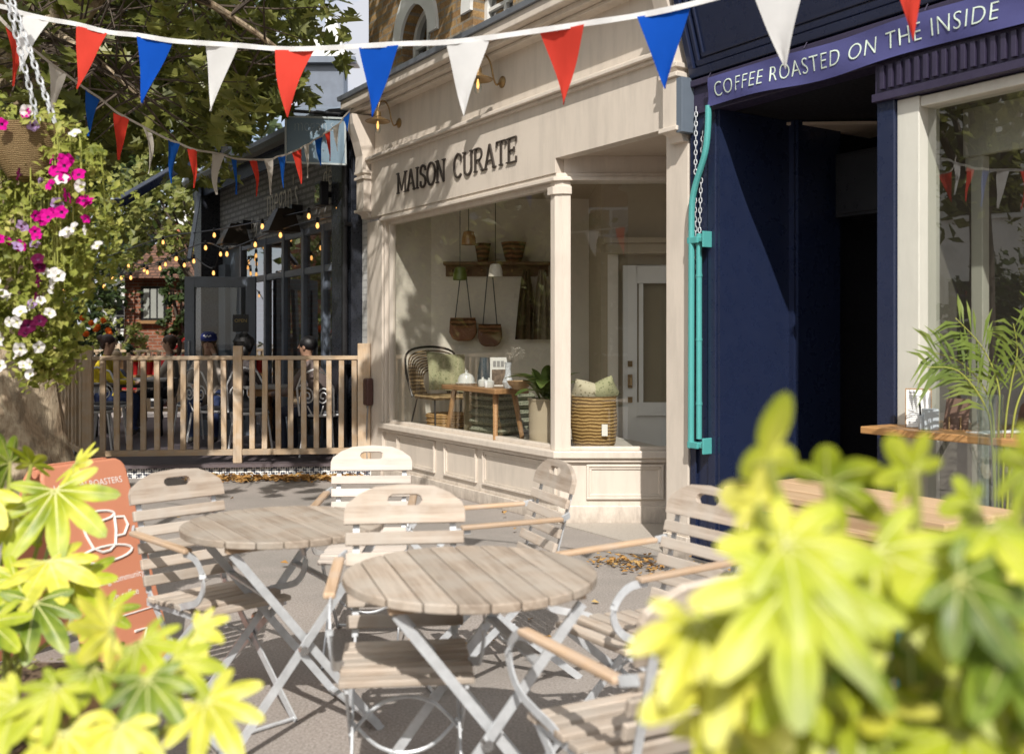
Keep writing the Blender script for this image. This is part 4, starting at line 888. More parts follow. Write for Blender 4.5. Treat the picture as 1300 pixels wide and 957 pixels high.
mid = putchair(-.352, 3.27, .12, -1, 'folding teak armchair standing between the two round tables with its slatted back sunlit'); mid.scale.z = 1.045
putchair(.20, 4.27, -.93, -.36, 'folding teak armchair turned edge on below the corner post of the beige shop')
putchair(.70, 3.50, -.84, -.54, 'folding teak armchair half hidden by the yellow leaves, right of the near round table')
putchair(.45, 2.16, -.46, .89, 'nearest folding teak armchair with its metal arm loop beside the near table, back behind leaves')
def round_table(label, x, y, rz, rad=.36):
    r = thing('round_table', label, 'table', (x,y,0), rz, 'round slatted folding tables')
    n = 9; wv = 2*rad/n
    for i in range(n):
        x0 = -rad+i*wv+.002; x1 = x0+wv-.004; m = MB(); top, k = [], 5
        f_ = lambda xx: math.sqrt(max(rad*rad-xx*xx, .0004))
        up = [(x0+(x1-x0)*j/k, f_(x0+(x1-x0)*j/k)) for j in range(k+1)]; lo = [(a, -b) for a, b in up]
        m.prism(lo+up[::-1], .715, .74); m.build('plank', M_teak_y, r, .004)
    for yy in (-.2, .2):
        m = MB(); m.box(-.27,.27,yy-.015,yy+.015,.694,.714); m.build('batten', M_teak_arm, r)
    for k, (s, yo) in enumerate(((1,.235),(1,-.235),(-1,.205),(-1,-.205))):
        m = MB(); m.bar((s*.25,yo,.69),(-s*.29,yo,.0), .009, .028, (s*.7,0,.7)); m.build('leg', M_steel, r)
    for s in (1,-1):
        m = MB(); yo = .235 if s > 0 else .205; m.bar((-s*.27,-yo,.028),(-s*.27,yo,.028), .03, .008); m.build('crossbar', M_steel, r); m = MB(); m.bar((s*.13,-yo,.535),(s*.13,yo,.535), .03, .008); m.build('crossbar', M_steel, r)
    for yo in (-.247,.247):
        m = MB(); m.tube([(-.02,yo-.012,.345),(-.02,yo+.012,.345)], .016, 10); m.build('pivot', M_chrome, r)
    return r
round_table('near round slatted teak table with crossed steel legs, clear top in the centre foreground', -.119, 2.836, .3)
round_table('round slatted teak table on the left, beside the chair and the pavement board', -.825, 3.6, .57)
# beer table and bench by the cafe
def beer(lab, name, loc, rz, ln, wd, h, t=.03):
    r = thing(name, lab, 'table' if name == 'beer_table' else 'bench', loc, rz)
    n = max(2, int(wd/.13))
    for i in range(n):
        m = MB(); m.box(-ln/2,ln/2,-wd/2+i*wd/n+.003,-wd/2+(i+1)*wd/n-.003,h-t,h); m.build('plank', M_bench, r, .004)
    for s in (-1,1):
        x = s*(ln/2-.2)
        m = MB()
        for sy in (-1,1): m.bar((x,sy*wd*.42,0),(x,sy*wd*.42,h-t), .03, .03, (1,0,0))
        m.bar((x,-wd*.42,h*.42),(x,wd*.42,h*.42), .025, .025); m.bar((x,-wd*.45,h-t-.02),(x,wd*.45,h-t-.02), .03, .03); m.build('leg_frame', M_teal2, r)
        m = MB(); m.bar((x,0,h*.42),(x-s*ln*.22,0,h-t-.01), .02, .02); m.build('strut', M_teal2, r)
    m = MB(); m.box(-ln/2+.03,ln/2-.03,-wd/2+.01,-wd/2+.03,h-t-.05,h-t-.001); m.build('apron', M_bench, r); return r
cen = (at(935,605,4.79)+at(1295,632,4.15))*.5
beer('orange brown beer table with teal legs behind the yellow leaves, outside the cafe window', 'beer_table', (cen.x-.24+.1,cen.y-.16-.15,0), FRZ, 1.1, .5, .74)
beer('low beer bench with teal legs between the beer table and the cafe window', 'beer_bench', (cen.x+.33,cen.y+.22,0), FRZ, 1.3, .26, .46)
# ================================================================ terracotta pavement board
ab = thing('pavement_board', 'terracotta pavement board printed with a white coffee cup, standing among the yellow leaves', 'sign', (0,0,0))
M_terra = paint('terracotta_paint', (.56,.225,.13), .5, .06, 3, .1)
hz = Vector((.46,.888,0)); nrm = Vector((.888,-.46,0)); org = Vector((-1.80,4.0,0)); org = at(97,0,4.2); org.z = 0
ab.location = org; Hb, Wb, lean = .885, .42, .33
def bp(s, x, z, o=0):  # s=+1 the panel facing us
    return hz*x+nrm*s*(.02+lean*(1-z/Hb)+o)+Vector((0,0,z))
def bpanel(s):
    m = MB(); pts = [(-Wb/2,.02),(Wb/2,.02),(Wb/2,Hb-.05)]+[(Wb/2-.05+.05*math.cos(R(a)), Hb-.05+0.05*math.sin(R(a))) for a in (25,50,75,90)]+[(-Wb/2+.05+.05*math.cos(R(a)), Hb-.05+0.05*math.sin(R(a))) for a in (90,115,140,180)]
    n = len(pts); m.add([bp(s,x,z,0) for x, z in pts]+[bp(s,x,z,.022) for x, z in pts], [tuple(range(n)), tuple(range(2*n-1,n-1,-1))]+[(i,(i+1)%n,n+(i+1)%n,n+i) for i in range(n)])
    return m.build('panel', M_terra, ab, .008)
pf = bpanel(1); bpanel(-1)
m = MB(); m.tube([hz*-.2+Vector((0,0,Hb-.03)), hz*.2+Vector((0,0,Hb-.03))], .018, 10); m.build('hinge', M_terra, ab)
M_print = paint('white_print', (.8,.76,.72), .6)
def btext(txt, x, z, w, slant=0):
    tv, tf = text_mesh(txt, 1.0, 0, .0); wx = max(v.x for v in tv); k = w/wx
    m = MB(); m.add([bp(1, x+v.x*k, z+v.y*k, .0235) for v in tv], tf); return m
for t, x, z, w, nm in (('LONDON ROASTERS', -.17, .785, .34, 'lettering'), ('Producing community', -.16, .40, .32, 'lettering'), ('through coffee', -.11, .335, .22, 'lettering')):
    btext(t, x, z, w).build(nm, M_print, pf, normals=False)
m = MB()
def bl(pts, r=.006, closed=False): m.tube([bp(1, x, z, .025) for x, z in pts], r, 6, 0, closed)
bl([(.085*math.cos(t), .665+.02*math.sin(t)) for t in [i*.35 for i in range(18)]], closed=True)
bl([(-.085,.665),(-.075,.6),(-.055,.545),(-.02,.525),(.02,.525),(.055,.545),(.075,.6),(.085,.665)])
bl([(.083,.65),(.13,.645),(.14,.61),(.11,.575),(.068,.575)])
bl([(.0+.13*math.cos(t), .515+.03*math.sin(t)) for t in [i*.35 for i in range(18)]], closed=True)
m.build('cup_drawing', M_print, pf)
m = MB(); bl([(-.16,.27),(.16,.27)], .003); m.build('rule', M_print, pf)
m = MB(); bl([(.04,.2),(.1,.2),(.07,.15),(.07,.1)], .006); m.build('emblem', M_print, pf)
# ================================================================ outside the cafe window: shelf, menu, palm
sh = thing('bar_shelf', 'orange wooden bar shelf along the outside of the cafe window', 'shelf', W(JF-.02,-.2,.97), FRZ)
m = MB(); m.box(0, 2.6, -.07, .19, -.035, 0); m.build('shelf_board', wood('shelf_wood', (.36,.18,.06), (.52,.3,.13), 'x', 1, .4), sh, .005)
for x in (.1,1.3): 
    m = MB(); m.bar((x,.18,-.25),(x,-.03,-.04), .02, .02); m.build('bracket', M_black, sh)
def on_shelf(px, q): t = tpx(px, q); return W(t, q, .97)
mc = thing('menu_card', 'white menu card on a brown clipboard leaning on the white window frame', 'menu', on_shelf(1166,-.12), R(-22))
tl = Matrix.Rotation(R(-12),4,'X')
m = MB(); m.add([tl @ Vector(p) for p in ((-.06,.008,0),(.06,.008,0),(.06,.008,.195),(-.06,.008,.195),(-.06,.002,0),(.06,.002,0),(.06,.002,.195),(-.06,.002,.195))], [(0,1,2,3),(4,5,6,7),(0,1,5,4),(1,2,6,5),(2,3,7,6),(3,0,4,7)]); m.build('clipboard', M_oak, mc)
m = MB(); m.add([tl @ Vector(p) for p in ((-.055,-.001,.004),(.055,-.001,.004),(.055,-.001,.188),(-.055,-.001,.188))], [(0,1,2,3)]); m.build('sheet', M_white, mc, normals=False)
m = MB()
for i in range(13): m.add([tl @ Vector(p) for p in ((-.045,-.003,.03+i*.0105),(-.045+random.uniform(.03,.08),-.003,.03+i*.0105),(-.0,-.003,.0325+i*.0105),(-.045,-.003,.0325+i*.0105))], [(0,1,2,3)])
m.add([tl @ Vector(p) for p in ((-.045,-.003,.172),(-.005,-.003,.172),(-.005,-.003,.178),(-.045,-.003,.178))], [(0,1,2,3)]); m.build('print', paint('grey_print',(.35,.36,.4),.8), mc, normals=False)
pc = thing('pen_cup', 'square pale grey pen holder with a black pen beside the menu card', 'pen holder', on_shelf(1181,-.15), R(-15))
m = MB(); m.box(-.034,.034,-.034,.034,0,.1); m.box(-.05,-.0345,-.03,.03,0,.07); m.build('cup', paint('pale_grey_box',(.42,.48,.52),.4), pc, .003)
m = MB(); m.tube([(-.042,-.01,.03),(-.05,-.02,.13)], .005, 6); m.build('pen', M_black, pc)
nb = thing('wooden_stand', 'brown wooden card stand propped on the bar shelf behind the pen holder', 'stand', on_shelf(1214,-.04), R(-30))
m = MB(); m.add([tl @ Vector(p) for p in ((-.06,.01,0),(.05,.01,0),(.06,.01,.15),(-.045,.01,.15),(-.06,-.0,0),(.05,-.0,0),(.06,-.0,.15),(-.045,-.0,.15))], [(0,1,2,3),(4,5,6,7),(0,1,5,4),(1,2,6,5),(2,3,7,6),(3,0,4,7)]); m.build('board', paint('brown_leather',(.12,.065,.04),.5), nb)
for x in (-.03,.02): m = MB(); m.tube([(x,-.02,.0),(x,-.005,.06)], .004, 5); m.build('prong', M_brass, nb)
pp = thing('paper_sheets', 'loose white paper sheets lying on the bar shelf by the palm stems', 'paper', on_shelf(1262,-.05), R(10))
m = MB(); m.box(-.11,.11,-.05,.05,.0,.004); m.build('sheet', M_white, pp); m = MB(); m.box(-.04,.15,-.06,.03,.005,.008); m.build('sheet', M_white, pp)
# palm in a tall clear vase
base = on_shelf(1248,-.30); base.z = .42
pl = thing('palm_vase', 'tall clear glass vase of cut palm fronds standing in front of the cafe window', 'plant', base)
m = MB(); m.lathe([(.05,0),(.052,.02),(.05,.5),(.055,.74),(.052,.74),(.046,.5),(.046,.03),(0,.03)], (.03,0,0), 20); m.build('vase', M_glassv, pl)
st = thing('vase_stool', 'low grey stool holding the tall palm vase under the bar shelf', 'stool', (base.x+.03,base.y,0))
m = MB(); m.lathe([(.15,.39),(.16,.4),(.16,.42),(0,.42)], (0,0,0), 20); m.lathe([(0,.385),(.15,.385),(.15,.39)], (0,0,0), 20); m.build('seat', M_grey_top, st)
for a in range(3): 
    m = MB(); m.tube([(.1*math.cos(a*2.1),.1*math.sin(a*2.1),.385),(.15*math.cos(a*2.1),.15*math.sin(a*2.1),0)], .012, 6); m.build('leg', M_black, st)
M_palm = leafm('palm_leaf', [(.06,.1,.02), (.16,.22,.04), (.3,.34,.1)], .3, .4, .4, 3)
def frond(pts, nl, ll, name='frond', spread=.75):
    sp = smooth_path(pts, 8); m = MB(); m.tube(sp, [.006*(1-.7*i/len(sp)) for i in range(len(sp))], 6, 1)
    N_ = len(sp); i0 = int(N_*.48)
    for k in range(nl):
        i = i0+int((N_-1-i0)*k/nl); p = sp[i]; d = (sp[min(i+1,N_-1)]-sp[i-1]).normalized()
        for s in (-1,1):
            sd = d.cross(Vector((.25,-1,.2))).normalized()*s; l = ll*(1-.45*abs(k/nl-.35))*random.uniform(.85,1.1)
            dirv = (d*.75+sd*spread+Vector((0,random.uniform(-.25,.1),0))).normalized(); tip = p+dirv*l+Vector((0,0,-.25*l)); mid = p+dirv*l*.5+Vector((0,0,.0)); wv = d.cross(dirv).cross(dirv).normalized()*.0085
            m.add([p, mid+wv, tip, mid-wv], [(0,1,2,3)], 0)
    m.build(name, [M_palm, M_stem], pl, normals=False)
frond([(x*.9+.05,y,z*.86) for x,y,z in [(.0,0,.04),(.0,0,.6),(-.03,0,.85),(-.16,.0,1.02),(-.33,-.02,1.08)]], 12, .25)
frond([(x*.9+.05,y,z*.86) for x,y,z in [(.02,0,.04),(.02,0,.65),(.02,0,.9),(-.05,.02,1.1),(-.18,.02,1.25)]], 12, .25)
frond([(x*.9+.05,y,z*.86) for x,y,z in [(.03,0,.04),(.05,0,.65),(.08,0,.9),(.1,-.02,1.08),(.07,-.04,1.22)]], 11, .23)
frond([(x*.9+.05,y,z*.86) for x,y,z in [(.05,0,.04),(.09,0,.7),(.16,0,.95),(.2,-.02,1.25),(.28,-.02,1.5)]], 11, .23)
frond([(x*.9+.05,y,z*.86) for x,y,z in [(.01,0,.04),(-.01,0,.6),(-.06,-.03,.8),(-.2,-.05,.98),(-.36,-.06,1.0)]], 11, .23)
# ================================================================ shop window display
PZ = .557
def disp(px, Y, z=PZ): p = at(px, 0, Y); p.z = z; return p
# low plank table
tb = thing('display_table', 'rustic low wooden display table holding crockery in the shop window', 'table', (0,0,PZ)); 
A_, B_ = disp(584,9.25), disp(646,8.42); cn = (A_+B_)/2; dr_ = (B_-A_); dr_.z = 0; ln = dr_.length+.12; tb.location = cn; tb.rotation_euler.z = math.atan2(dr_.y, dr_.x)
m = MB(); n = 9; wv = .16
m.prism([(-ln/2+ln*i/n, -wv-random.uniform(0,.012)) for i in range(n+1)]+[(ln/2-ln*i/n, wv+random.uniform(0,.012)) for i in range(n+1)], .385, .43); m.build('table_top', M_oak, tb, .008)
for sx in (-1,1):
    for sy in (-1,1):
        m = MB(); m.tube([(sx*(ln/2-.13),sy*.09,.384),(sx*(ln/2-.06),sy*.13,0)], [.026,.02], 8); m.build('leg', M_oak, tb)
tv_ = lambda x, y=0: tb.matrix_basis @ Vector((x,y,.431))
bpy.context.view_layer.update()
tm = Matrix.Translation(tb.location) @ Matrix.Rotation(tb.rotation_euler.z,4,'Z')
def ontable(x, y=0): return tm @ Vector((x,y,.431))
M_china = paint('white_china', (.7,.72,.7), .2, .04)
def on_px(px, y=0):
    u = (px-650)/F; p0, p1 = ontable(-ln/2,y), ontable(ln/2,y); d = p1-p0; t = (u*p0.y-p0.x)/(d.x-u*d.y); return p0+d*t
tp = thing('butter_dish', 'white domed china butter dish at the far end of the display table', 'dish', on_px(592,.02))
m = MB(); m.lathe([(.0,0),(.09,.0),(.1,.01),(.1,.016),(0,.016)], (0,0,0), 24); m.build('plate', M_china, tp)
m = MB(); m.lathe([(.078,.017),(.078,.05),(.06,.085),(.03,.1),(.012,.105),(.012,.115),(.018,.122),(0,.13)], (0,0,0), 24); m.build('lid', M_china, tp)
for px, y, lab in ((613,-.04,'small white lidded china pot left of the other on the display table'), (621,-.08,'small white lidded china pot right of its twin on the display table')):
    r = thing('lidded_pot', lab, 'pot', on_px(px,y), 0, 'lidded pots on the display table')
    m = MB(); m.lathe([(0,0),(.04,0),(.045,.02),(.045,.05),(0,.05)], (0,0,0), 18); m.build('pot_body', M_china, r)
    m = MB(); m.lathe([(.044,.051),(.03,.062),(.01,.066),(.012,.08),(0,.085)], (0,0,0), 18); m.build('lid', M_china, r)
bt = thing('bottle_vase', 'dark blue grey tapered bottle vase on the display table', 'vase', on_px(615,.08))
m = MB(); m.lathe([(0,0),(.065,0),(.07,.02),(.06,.12),(.045,.22),(.04,.25),(.034,.25),(0,.24)], (0,0,0), 20); m.build('vase_body', paint('blue_slate_glaze',(.05,.07,.085),.3), bt)
bk = thing('framed_print', 'upright pale framed print with a window picture on the display table', 'frame', on_px(633,.06), R(8))
m = MB(); m.box(-.075,.075,0,.02,0,.255); m.build('frame', M_white, bk, .003)
m = MB(); m.box(-.06,.06,-.004,-.001,.02,.15); m.build('picture', paint('print_picture',(.2,.15,.11),.5,.9,25), bk)
m = MB()
for i in range(3): m.box(-.05+i*.035,-.024+i*.035,-.004,-.001,.175,.225)
m.build('lettering', paint('print_grey',(.3,.3,.3),.5), bk)
fv_ = thing('flower_vase', 'slim white patterned vase of dried white flowers on the display table', 'vase', on_px(645,.0))
m = MB(); m.lathe([(0,0),(.035,0),(.05,.05),(.03,.1),(.022,.15),(.03,.22),(.024,.22),(0,.2)], (0,0,0), 16); m.build('vase_body', paint('patterned_glaze',(.6,.63,.66),.3,.5,40), fv_)
m = MB()
for i in range(26):
    t = Vector((random.uniform(-.02,.13),random.uniform(-.07,.07),random.uniform(.24,.36))); m.tube([(0,0,.2),t], .0015, 3)
    for j in range(7): lf(m, t+rvec()*.02, .014, rvec(), 0)
m.build('dried_flowers', M_ivory, fv_, normals=False)
bw_ = thing('wooden_bowl', 'turned pale wooden bowl at the near end of the display table', 'bowl', on_px(660,.0))
m = MB(); m.lathe([(0,0),(.05,0),(.09,.035),(.11,.07),(.104,.07),(.08,.035),(0,.015)], (0,0,0), 24); m.build('bowl_body', wood('bowl_wood',(.32,.2,.1),(.5,.33,.18),'x',1,.45), bw_)
# rattan chair with a cushion
rc_p = disp(566,9.78); rc = thing('rattan_chair', 'low rattan lounge chair with black metal legs in the shop window', 'chair', rc_p, R(28))
M_rat = woven('rattan', (.1,.065,.03), (.46,.33,.17), 90)
m = MB(); m.prism([(-.27,-.33),(.27,-.33),(.29,.1),(.24,.22),(-.24,.22),(-.29,.1)], .27, .305); m.build('seat', M_rat, rc, .012)
m = MB()
for k in range(9):
    w_ = .26-.018*k; m.tube(smooth_path([(-w_,.2,.3),(-w_,.3,.5-.012*k),(-w_+.03,.34,.68-.022*k),(0,.36,.73-.024*k),(w_-.03,.34,.68-.022*k),(w_,.3,.5-.012*k),(w_,.2,.3)],4), .008, 6)
m.build('backrest', M_rat, rc)
m = MB(); m.tube(smooth_path([(-.28,.18,.28),(-.29,.33,.55),(-.24,.38,.72),(0,.4,.77),(.24,.38,.72),(.29,.33,.55),(.28,.18,.28)],5), .012, 8); m.build('back_frame', M_black, rc)
for sx in (-1,1):
    for y0, y1 in ((-.28,-.36),(.15,.24)):
        m = MB(); m.tube([(sx*.24,y0,.27),(sx*.27,y1,0)], .008, 6); m.build('leg', M_black, rc)
M_pat = speck('leaf_print_cushion', (.36,.36,.22), (.16,.18,.09), 55, .42)
def pillow(mb, w, h, t, M_, n=10):
    vs, fs = [], []
    for s in (1,-1):
        for i in range(n+1):
            for j in range(n+1):
                u, v = -1+2*i/n, -1+2*j/n; b = max(0,(1-u*u)*(1-v*v))**.45; pin = 1-.07*(u*u*v*v)*0-.06*(abs(u)*(1-abs(v))+abs(v)*(1-abs(u)))*0
                vs.append(M_ @ Vector((u*w/2*(1-.06*(1-v*v)), s*t/2*b, v*h/2*(1-.06*(1-u*u)))))
    o = (n+1)**2
    for k in (0,o):
        for i in range(n):
            for j in range(n):
                a = k+i*(n+1)+j; fs.append((a,a+n+1,a+n+2,a+1))
    mb.add(vs, fs, 0, True)
cu = thing('scatter_cushion', 'olive leaf print scatter cushion propped on the rattan chair', 'cushion', rc_p+Vector((.06,.02,.31)), R(28))
m = MB(); pillow(m, .42, .42, .13, Matrix.Translation((0,.12,.21)) @ Matrix.Rotation(R(-24),4,'X') @ Matrix.Rotation(R(6),4,'Y')); m.build('cover', M_pat, cu, sharp=80)
# stack of seat cushions
sc_ = disp(638,8.98); M_seat = speck('grey_leaf_print', (.27,.28,.21), (.1,.115,.075), 60, .5)
names = ['lowest', 'second lowest', 'middle', 'second from top', 'topmost']
for i in range(5):
    r = thing('seat_cushion', names[i]+' grey leaf print seat cushion of the stack under the display table', 'cushion', sc_+Vector((random.uniform(-.01,.01),0,.075*i)), R(38)+random.uniform(-.05,.05), 'stacked seat cushions in the window')
    m = MB(); n = 12; vs, fs = [], []
    for s in (1,-1):
        for a in range(n+1):
            for b in range(n+1):
                u, v = -1+2*a/n, -1+2*b/n; h = (1-abs(u)**6)*(1-abs(v)**6); tuft = 1-.3*math.exp(-((abs(u)-.45)**2+(abs(v)-.45)**2)/.03)
                vs.append(Vector((u*.235, v*.235, .037+s*.04*max(0,h)**.35*tuft)))
    o = (n+1)**2
    for k in (0,o):
        for a in range(n):
            for b in range(n): q = k+a*(n+1)+b; fs.append((q,q+n+1,q+n+2,q+1))
    m.add(vs, fs, 0, True); m.build('cover', M_seat, r, sharp=80)
bx_ = thing('linen_box', 'plain olive linen box beside the stacked seat cushions', 'box', disp(607,9.15), R(30))
m = MB(); m.box(-.1,.1,-.1,.1,0,.36); m.box(-.105,.105,-.105,.105,.3,.365); m.build('box_body', paint('olive_linen',(.2,.17,.1),.9), bx_, .008)
for i in range(3):
    nm = ['lowest','middle','topmost'][i]; r = thing('woven_mat', nm+' woven straw mat of the pile beneath the rattan chair', 'mat', disp(570,9.62,PZ+.045*i), R(-50)+i*.1, 'pile of woven mats')
    m = MB(); m.lathe([(0,0),(.21,.0),(.225,.02),(.21,.042),(0,.042)], (0,0,0), 26, 0, None, .02); m.build('weave', woven('straw%d'%i,(.22,.12,.045),(.56,.36,.15),110), r)
# plant in a tall pot
pt = thing('potted_plant', 'glossy broad leaved plant in a tall cream pot in the shop window corner', 'plant', disp(692,8.12))
m = MB(); m.lathe([(0,0),(.125,0),(.13,.02),(.135,.345),(.142,.35),(.142,.365),(.125,.365),(.12,.3),(0,.3)], (0,0,0), 28); m.build('pot', paint('cream_pot',(.5,.42,.3),.6,.06), pt)
M_glossy = leafm('rubber_leaf', [(.03,.06,.015), (.09,.13,.03), (.18,.2,.05)], .2, .3, .6, 5)
def bigleaf(mb, base, d, up, l, w, n=6, droop=.35):
    d = Vector(d).normalized(); sd = d.cross(Vector(up)).normalized(); nn = sd.cross(d); b = len(mb.v); vs = []
    for i in range(n+1):
        t = i/n; ww = w*math.sin(math.pi*min(.98,t*.9+.06))**.8*.5; c = Vector(base)+d*l*t-Vector((0,0,droop*l*t*t))
        vs += [c-sd*ww+nn*ww*.35, c, c+sd*ww+nn*ww*.35]
    mb.add(vs, [(i*3+a,i*3+a+1,i*3+a+4,i*3+a+3) for i in range(n) for a in (0,1)], 0, True)
m = MB()
for i in range(26):
    a = i*2.4; el = random.uniform(.2,1.3); b = Vector((.04*math.cos(a),.04*math.sin(a),.34+random.uniform(0,.16))); bigleaf(m, b, (math.cos(a)*math.cos(el),math.sin(a)*math.cos(el),math.sin(el)), (0,0,1), random.uniform(.24,.38), random.uniform(.09,.13))
m.build('foliage', M_glossy, pt, normals=False)
# big woven basket of cushions at the return window
bs = thing('woven_basket', 'large woven seagrass basket holding rolled cushions behind the side window', 'basket', at(754,0,7.86)); bs.location.z = PZ
m = MB(); m.lathe([(0,0),(.15,0),(.17,.03),(.185,.2),(.175,.36),(.18,.4),(.17,.4),(.165,.3),(.15,.05),(0,.04)], (0,0,0), 30, 0, None, .012); m.build('basket_body', woven('seagrass',(.16,.09,.03),(.5,.34,.14),120), bs)
m = MB(); m.box(.045,.09,-.19,-.184,.1,.19); tgb = m.build('tag', M_white, bs)
M_flor = speck('cream_floral', (.5,.46,.34), (.2,.18,.11), 40, .4)
for i,(dx,dz,rx,lab) in enumerate(((-.06,.42,.3,'cream floral cushion on the left in the large woven basket'),(.07,.43,-.5,'olive floral cushion on the right in the large woven basket'))):
    r = thing('basket_cushion', lab, 'cushion', bs.location+Vector((dx,0,0)), 0, 'cushions in the large woven basket')
    m = MB(); pillow(m, .24, .22, .15, Matrix.Translation((0,-.02,dz)) @ Matrix.Rotation(rx,4,'Y') @ Matrix.Rotation(R(35),4,'X')); m.build('cover', M_flor if i == 0 else M_pat, r, sharp=80)
# wall shelf with pegs, baskets, bags and textiles; hanging lamps
SY = 10.34
sh2 = thing('peg_shelf', 'dark wooden peg shelf on the back wall of the shop', 'shelf', at(632,334,SY))
k = SY/F
m = MB(); m.box(-68*k,66*k,-.2,-.003,-.03,0); m.box(-66*k,64*k,-.03,-.003,-.14,-.031); m.build('shelf_board', wood('dark_shelf',(.1,.05,.025),(.2,.11,.05),'x',1,.5), sh2, .003)
for i in range(7):
    m = MB(); m.tube([((-58+i*19)*k,-.03,-.09),((-58+i*19)*k,-.1,-.08)], .01, 6); m.build('peg', M_oak, sh2)
M_dbask = woven('dark_basket', (.06,.025,.012), (.24,.11,.05), 70)
for px, w_, h_, lab in ((613,.085,.2,'small dark tapered basket on the left of the peg shelf'),(652,.13,.21,'wide dark tapered basket on the right of the peg shelf')):
    p = at(px,334,SY-.11); r = thing('shelf_basket', lab, 'basket', p, 0, 'baskets on the peg shelf')
    m = MB(); m.lathe([(0,0),(w_*.6,0),(w_,h_),(w_*.93,h_),(w_*.55,.02),(0,.02)], (0,0,.001), 22, 0, None, .02); m.build('basket_body', M_dbask, r)
def bag(px, ptop, pbody, pbot, w_, lab, col):
    p = at(px,ptop,SY-.1); r = thing('hanging_bag', lab, 'bag', p, 0, 'bags hanging from the peg shelf'); k = (SY-.1)/F
    zt, zb = -(pbody-ptop)*k, -(pbot-ptop)*k; m = MB()
    m.prism([(-w_*.92,zt),(-w_,zt-.03),(-w_*1.05,zb+.09),(-w_*.8,zb+.02),(-w_*.4,zb),(w_*.4,zb),(w_*.8,zb+.02),(w_*1.05,zb+.09),(w_,zt-.03),(w_*.92,zt)], -.05, .05, lambda x, z, y: Vector((x,y,z))); m.build('bag_body', col, r, .02)
    m = MB(); m.prism([(-w_*.95,zt+.004),(-w_*1.0,zt-.05),(-w_*.5,zt-.1),(w_*.5,zt-.1),(w_*1.0,zt-.05),(w_*.95,zt+.004)], -.06, -.051, lambda x, z, y: Vector((x,y,z))); m.build('flap', M_dbask, r)
    for s in (-1,1):
        m = MB(); m.tube([(s*.02,0,.0),(s*w_*.6,0,zt)], .006, 5); m.build('strap', M_black, r)
bag(588,340,404,433,.135,'tan brown leather bag hanging on the left under the peg shelf', paint('tan_leather',(.2,.075,.03),.5,.2))
bag(622,340,412,440,.12,'brown leather bag hanging from black straps under the middle of the peg shelf', paint('brown_leather2',(.15,.06,.03),.5,.2))
for px, lab, cc in ((668,'dark brown fringed throw hanging from the peg shelf',(.12,.08,.045)),(688,'pale taupe fringed throw at the right end of the peg shelf',(.3,.25,.18))):
    p = at(px,342,SY-.1); r = thing('hanging_throw', lab, 'throw', p, 0, 'throws hanging from the peg shelf'); m = MB(); n = 16; vs, fs = [], []
    for j in range(9):
        t = j/8
        for i in range(n+1):
            u = -1+2*i/n; vs.append((u*(.03+.085*t**.7), .03*math.sin(u*9+t*2)*(.3+t), -.72*t))
    for j in range(8):
        for i in range(n): a = j*(n+1)+i; fs.append((a,a+1,a+n+2,a+n+1))
    m.add(vs, fs, 0, True); m.build('cloth', cloth('throw%d'%px, cc, .1, .3), r, normals=False)
M_amber = paint('amber_glass', (.3,.16,.06), .2); M_green = paint('green_glass', (.1,.13,.015), .3); M_opal = paint('opal_glass', (.62,.58,.5), .3)
for px, py, Y, w_, h_, mt_, lab in ((595,302,9.3,.07,.13,M_amber,'amber glass pendant lamp, nearest the top of the shop window'),(584,347,9.6,.07,.13,M_green,'green pendant lamp hanging left of the white one'),(629,343,9.0,.065,.12,M_opal,'white pleated pendant lamp hanging in the middle of the shop window')):
    p = at(px,py,Y); r = thing('pendant_lamp', lab, 'lamp', p, 0, 'pendant lamps in the shop window')
    m = MB(); m.lathe([(.02,h_*.5),(w_*.7,h_*.42),(w_*.92,0),(w_,-h_*.5),(w_*.95,-h_*.5),(w_*.85,0),(w_*.6,h_*.38),(.0,h_*.44)], (0,0,0), 24, 0, None, .02); m.build('shade', mt_, r)
    m = MB(); m.tube([(0,0,h_*.5),(0,0,2.86-p.z)], .004, 5); m.build('cord', M_black, r)
# shelves of goods behind the glazed door
gs = thing('stock_shelf', 'white shelves of jars and bottles seen through the glazed shop door', 'shelves', at(835,0,9.9)); gs.location.z = .02
m = MB(); m.box(-.35,.5,.28,.3,0,2.0); 
for z in (.5,.82,1.15,1.5,1.85): m.box(-.35,.5,0,.28,z,z+.02)
m.build('shelf_unit', M_cream, gs)
for z in (.52,.84,1.17,1.52):
    for i in range(6):
        r = thing('stock_jar', 'small dark jar among the goods on the shelves behind the glazed shop door', 'jar', gs.location+Vector((-.28+i*.12,.1,z)), 0, 'jars on the stock shelves'); m = MB(); h_ = random.uniform(.12,.22)
        m.lathe([(0,0),(.035,0),(.037,h_*.7),(.015,h_*.82),(.015,h_),(0,h_)], (0,0,.001), 10); m.build('jar_body', M_black if (i+int(z*10)) % 3 else M_china, r)
from mathutils import noise as mnoise
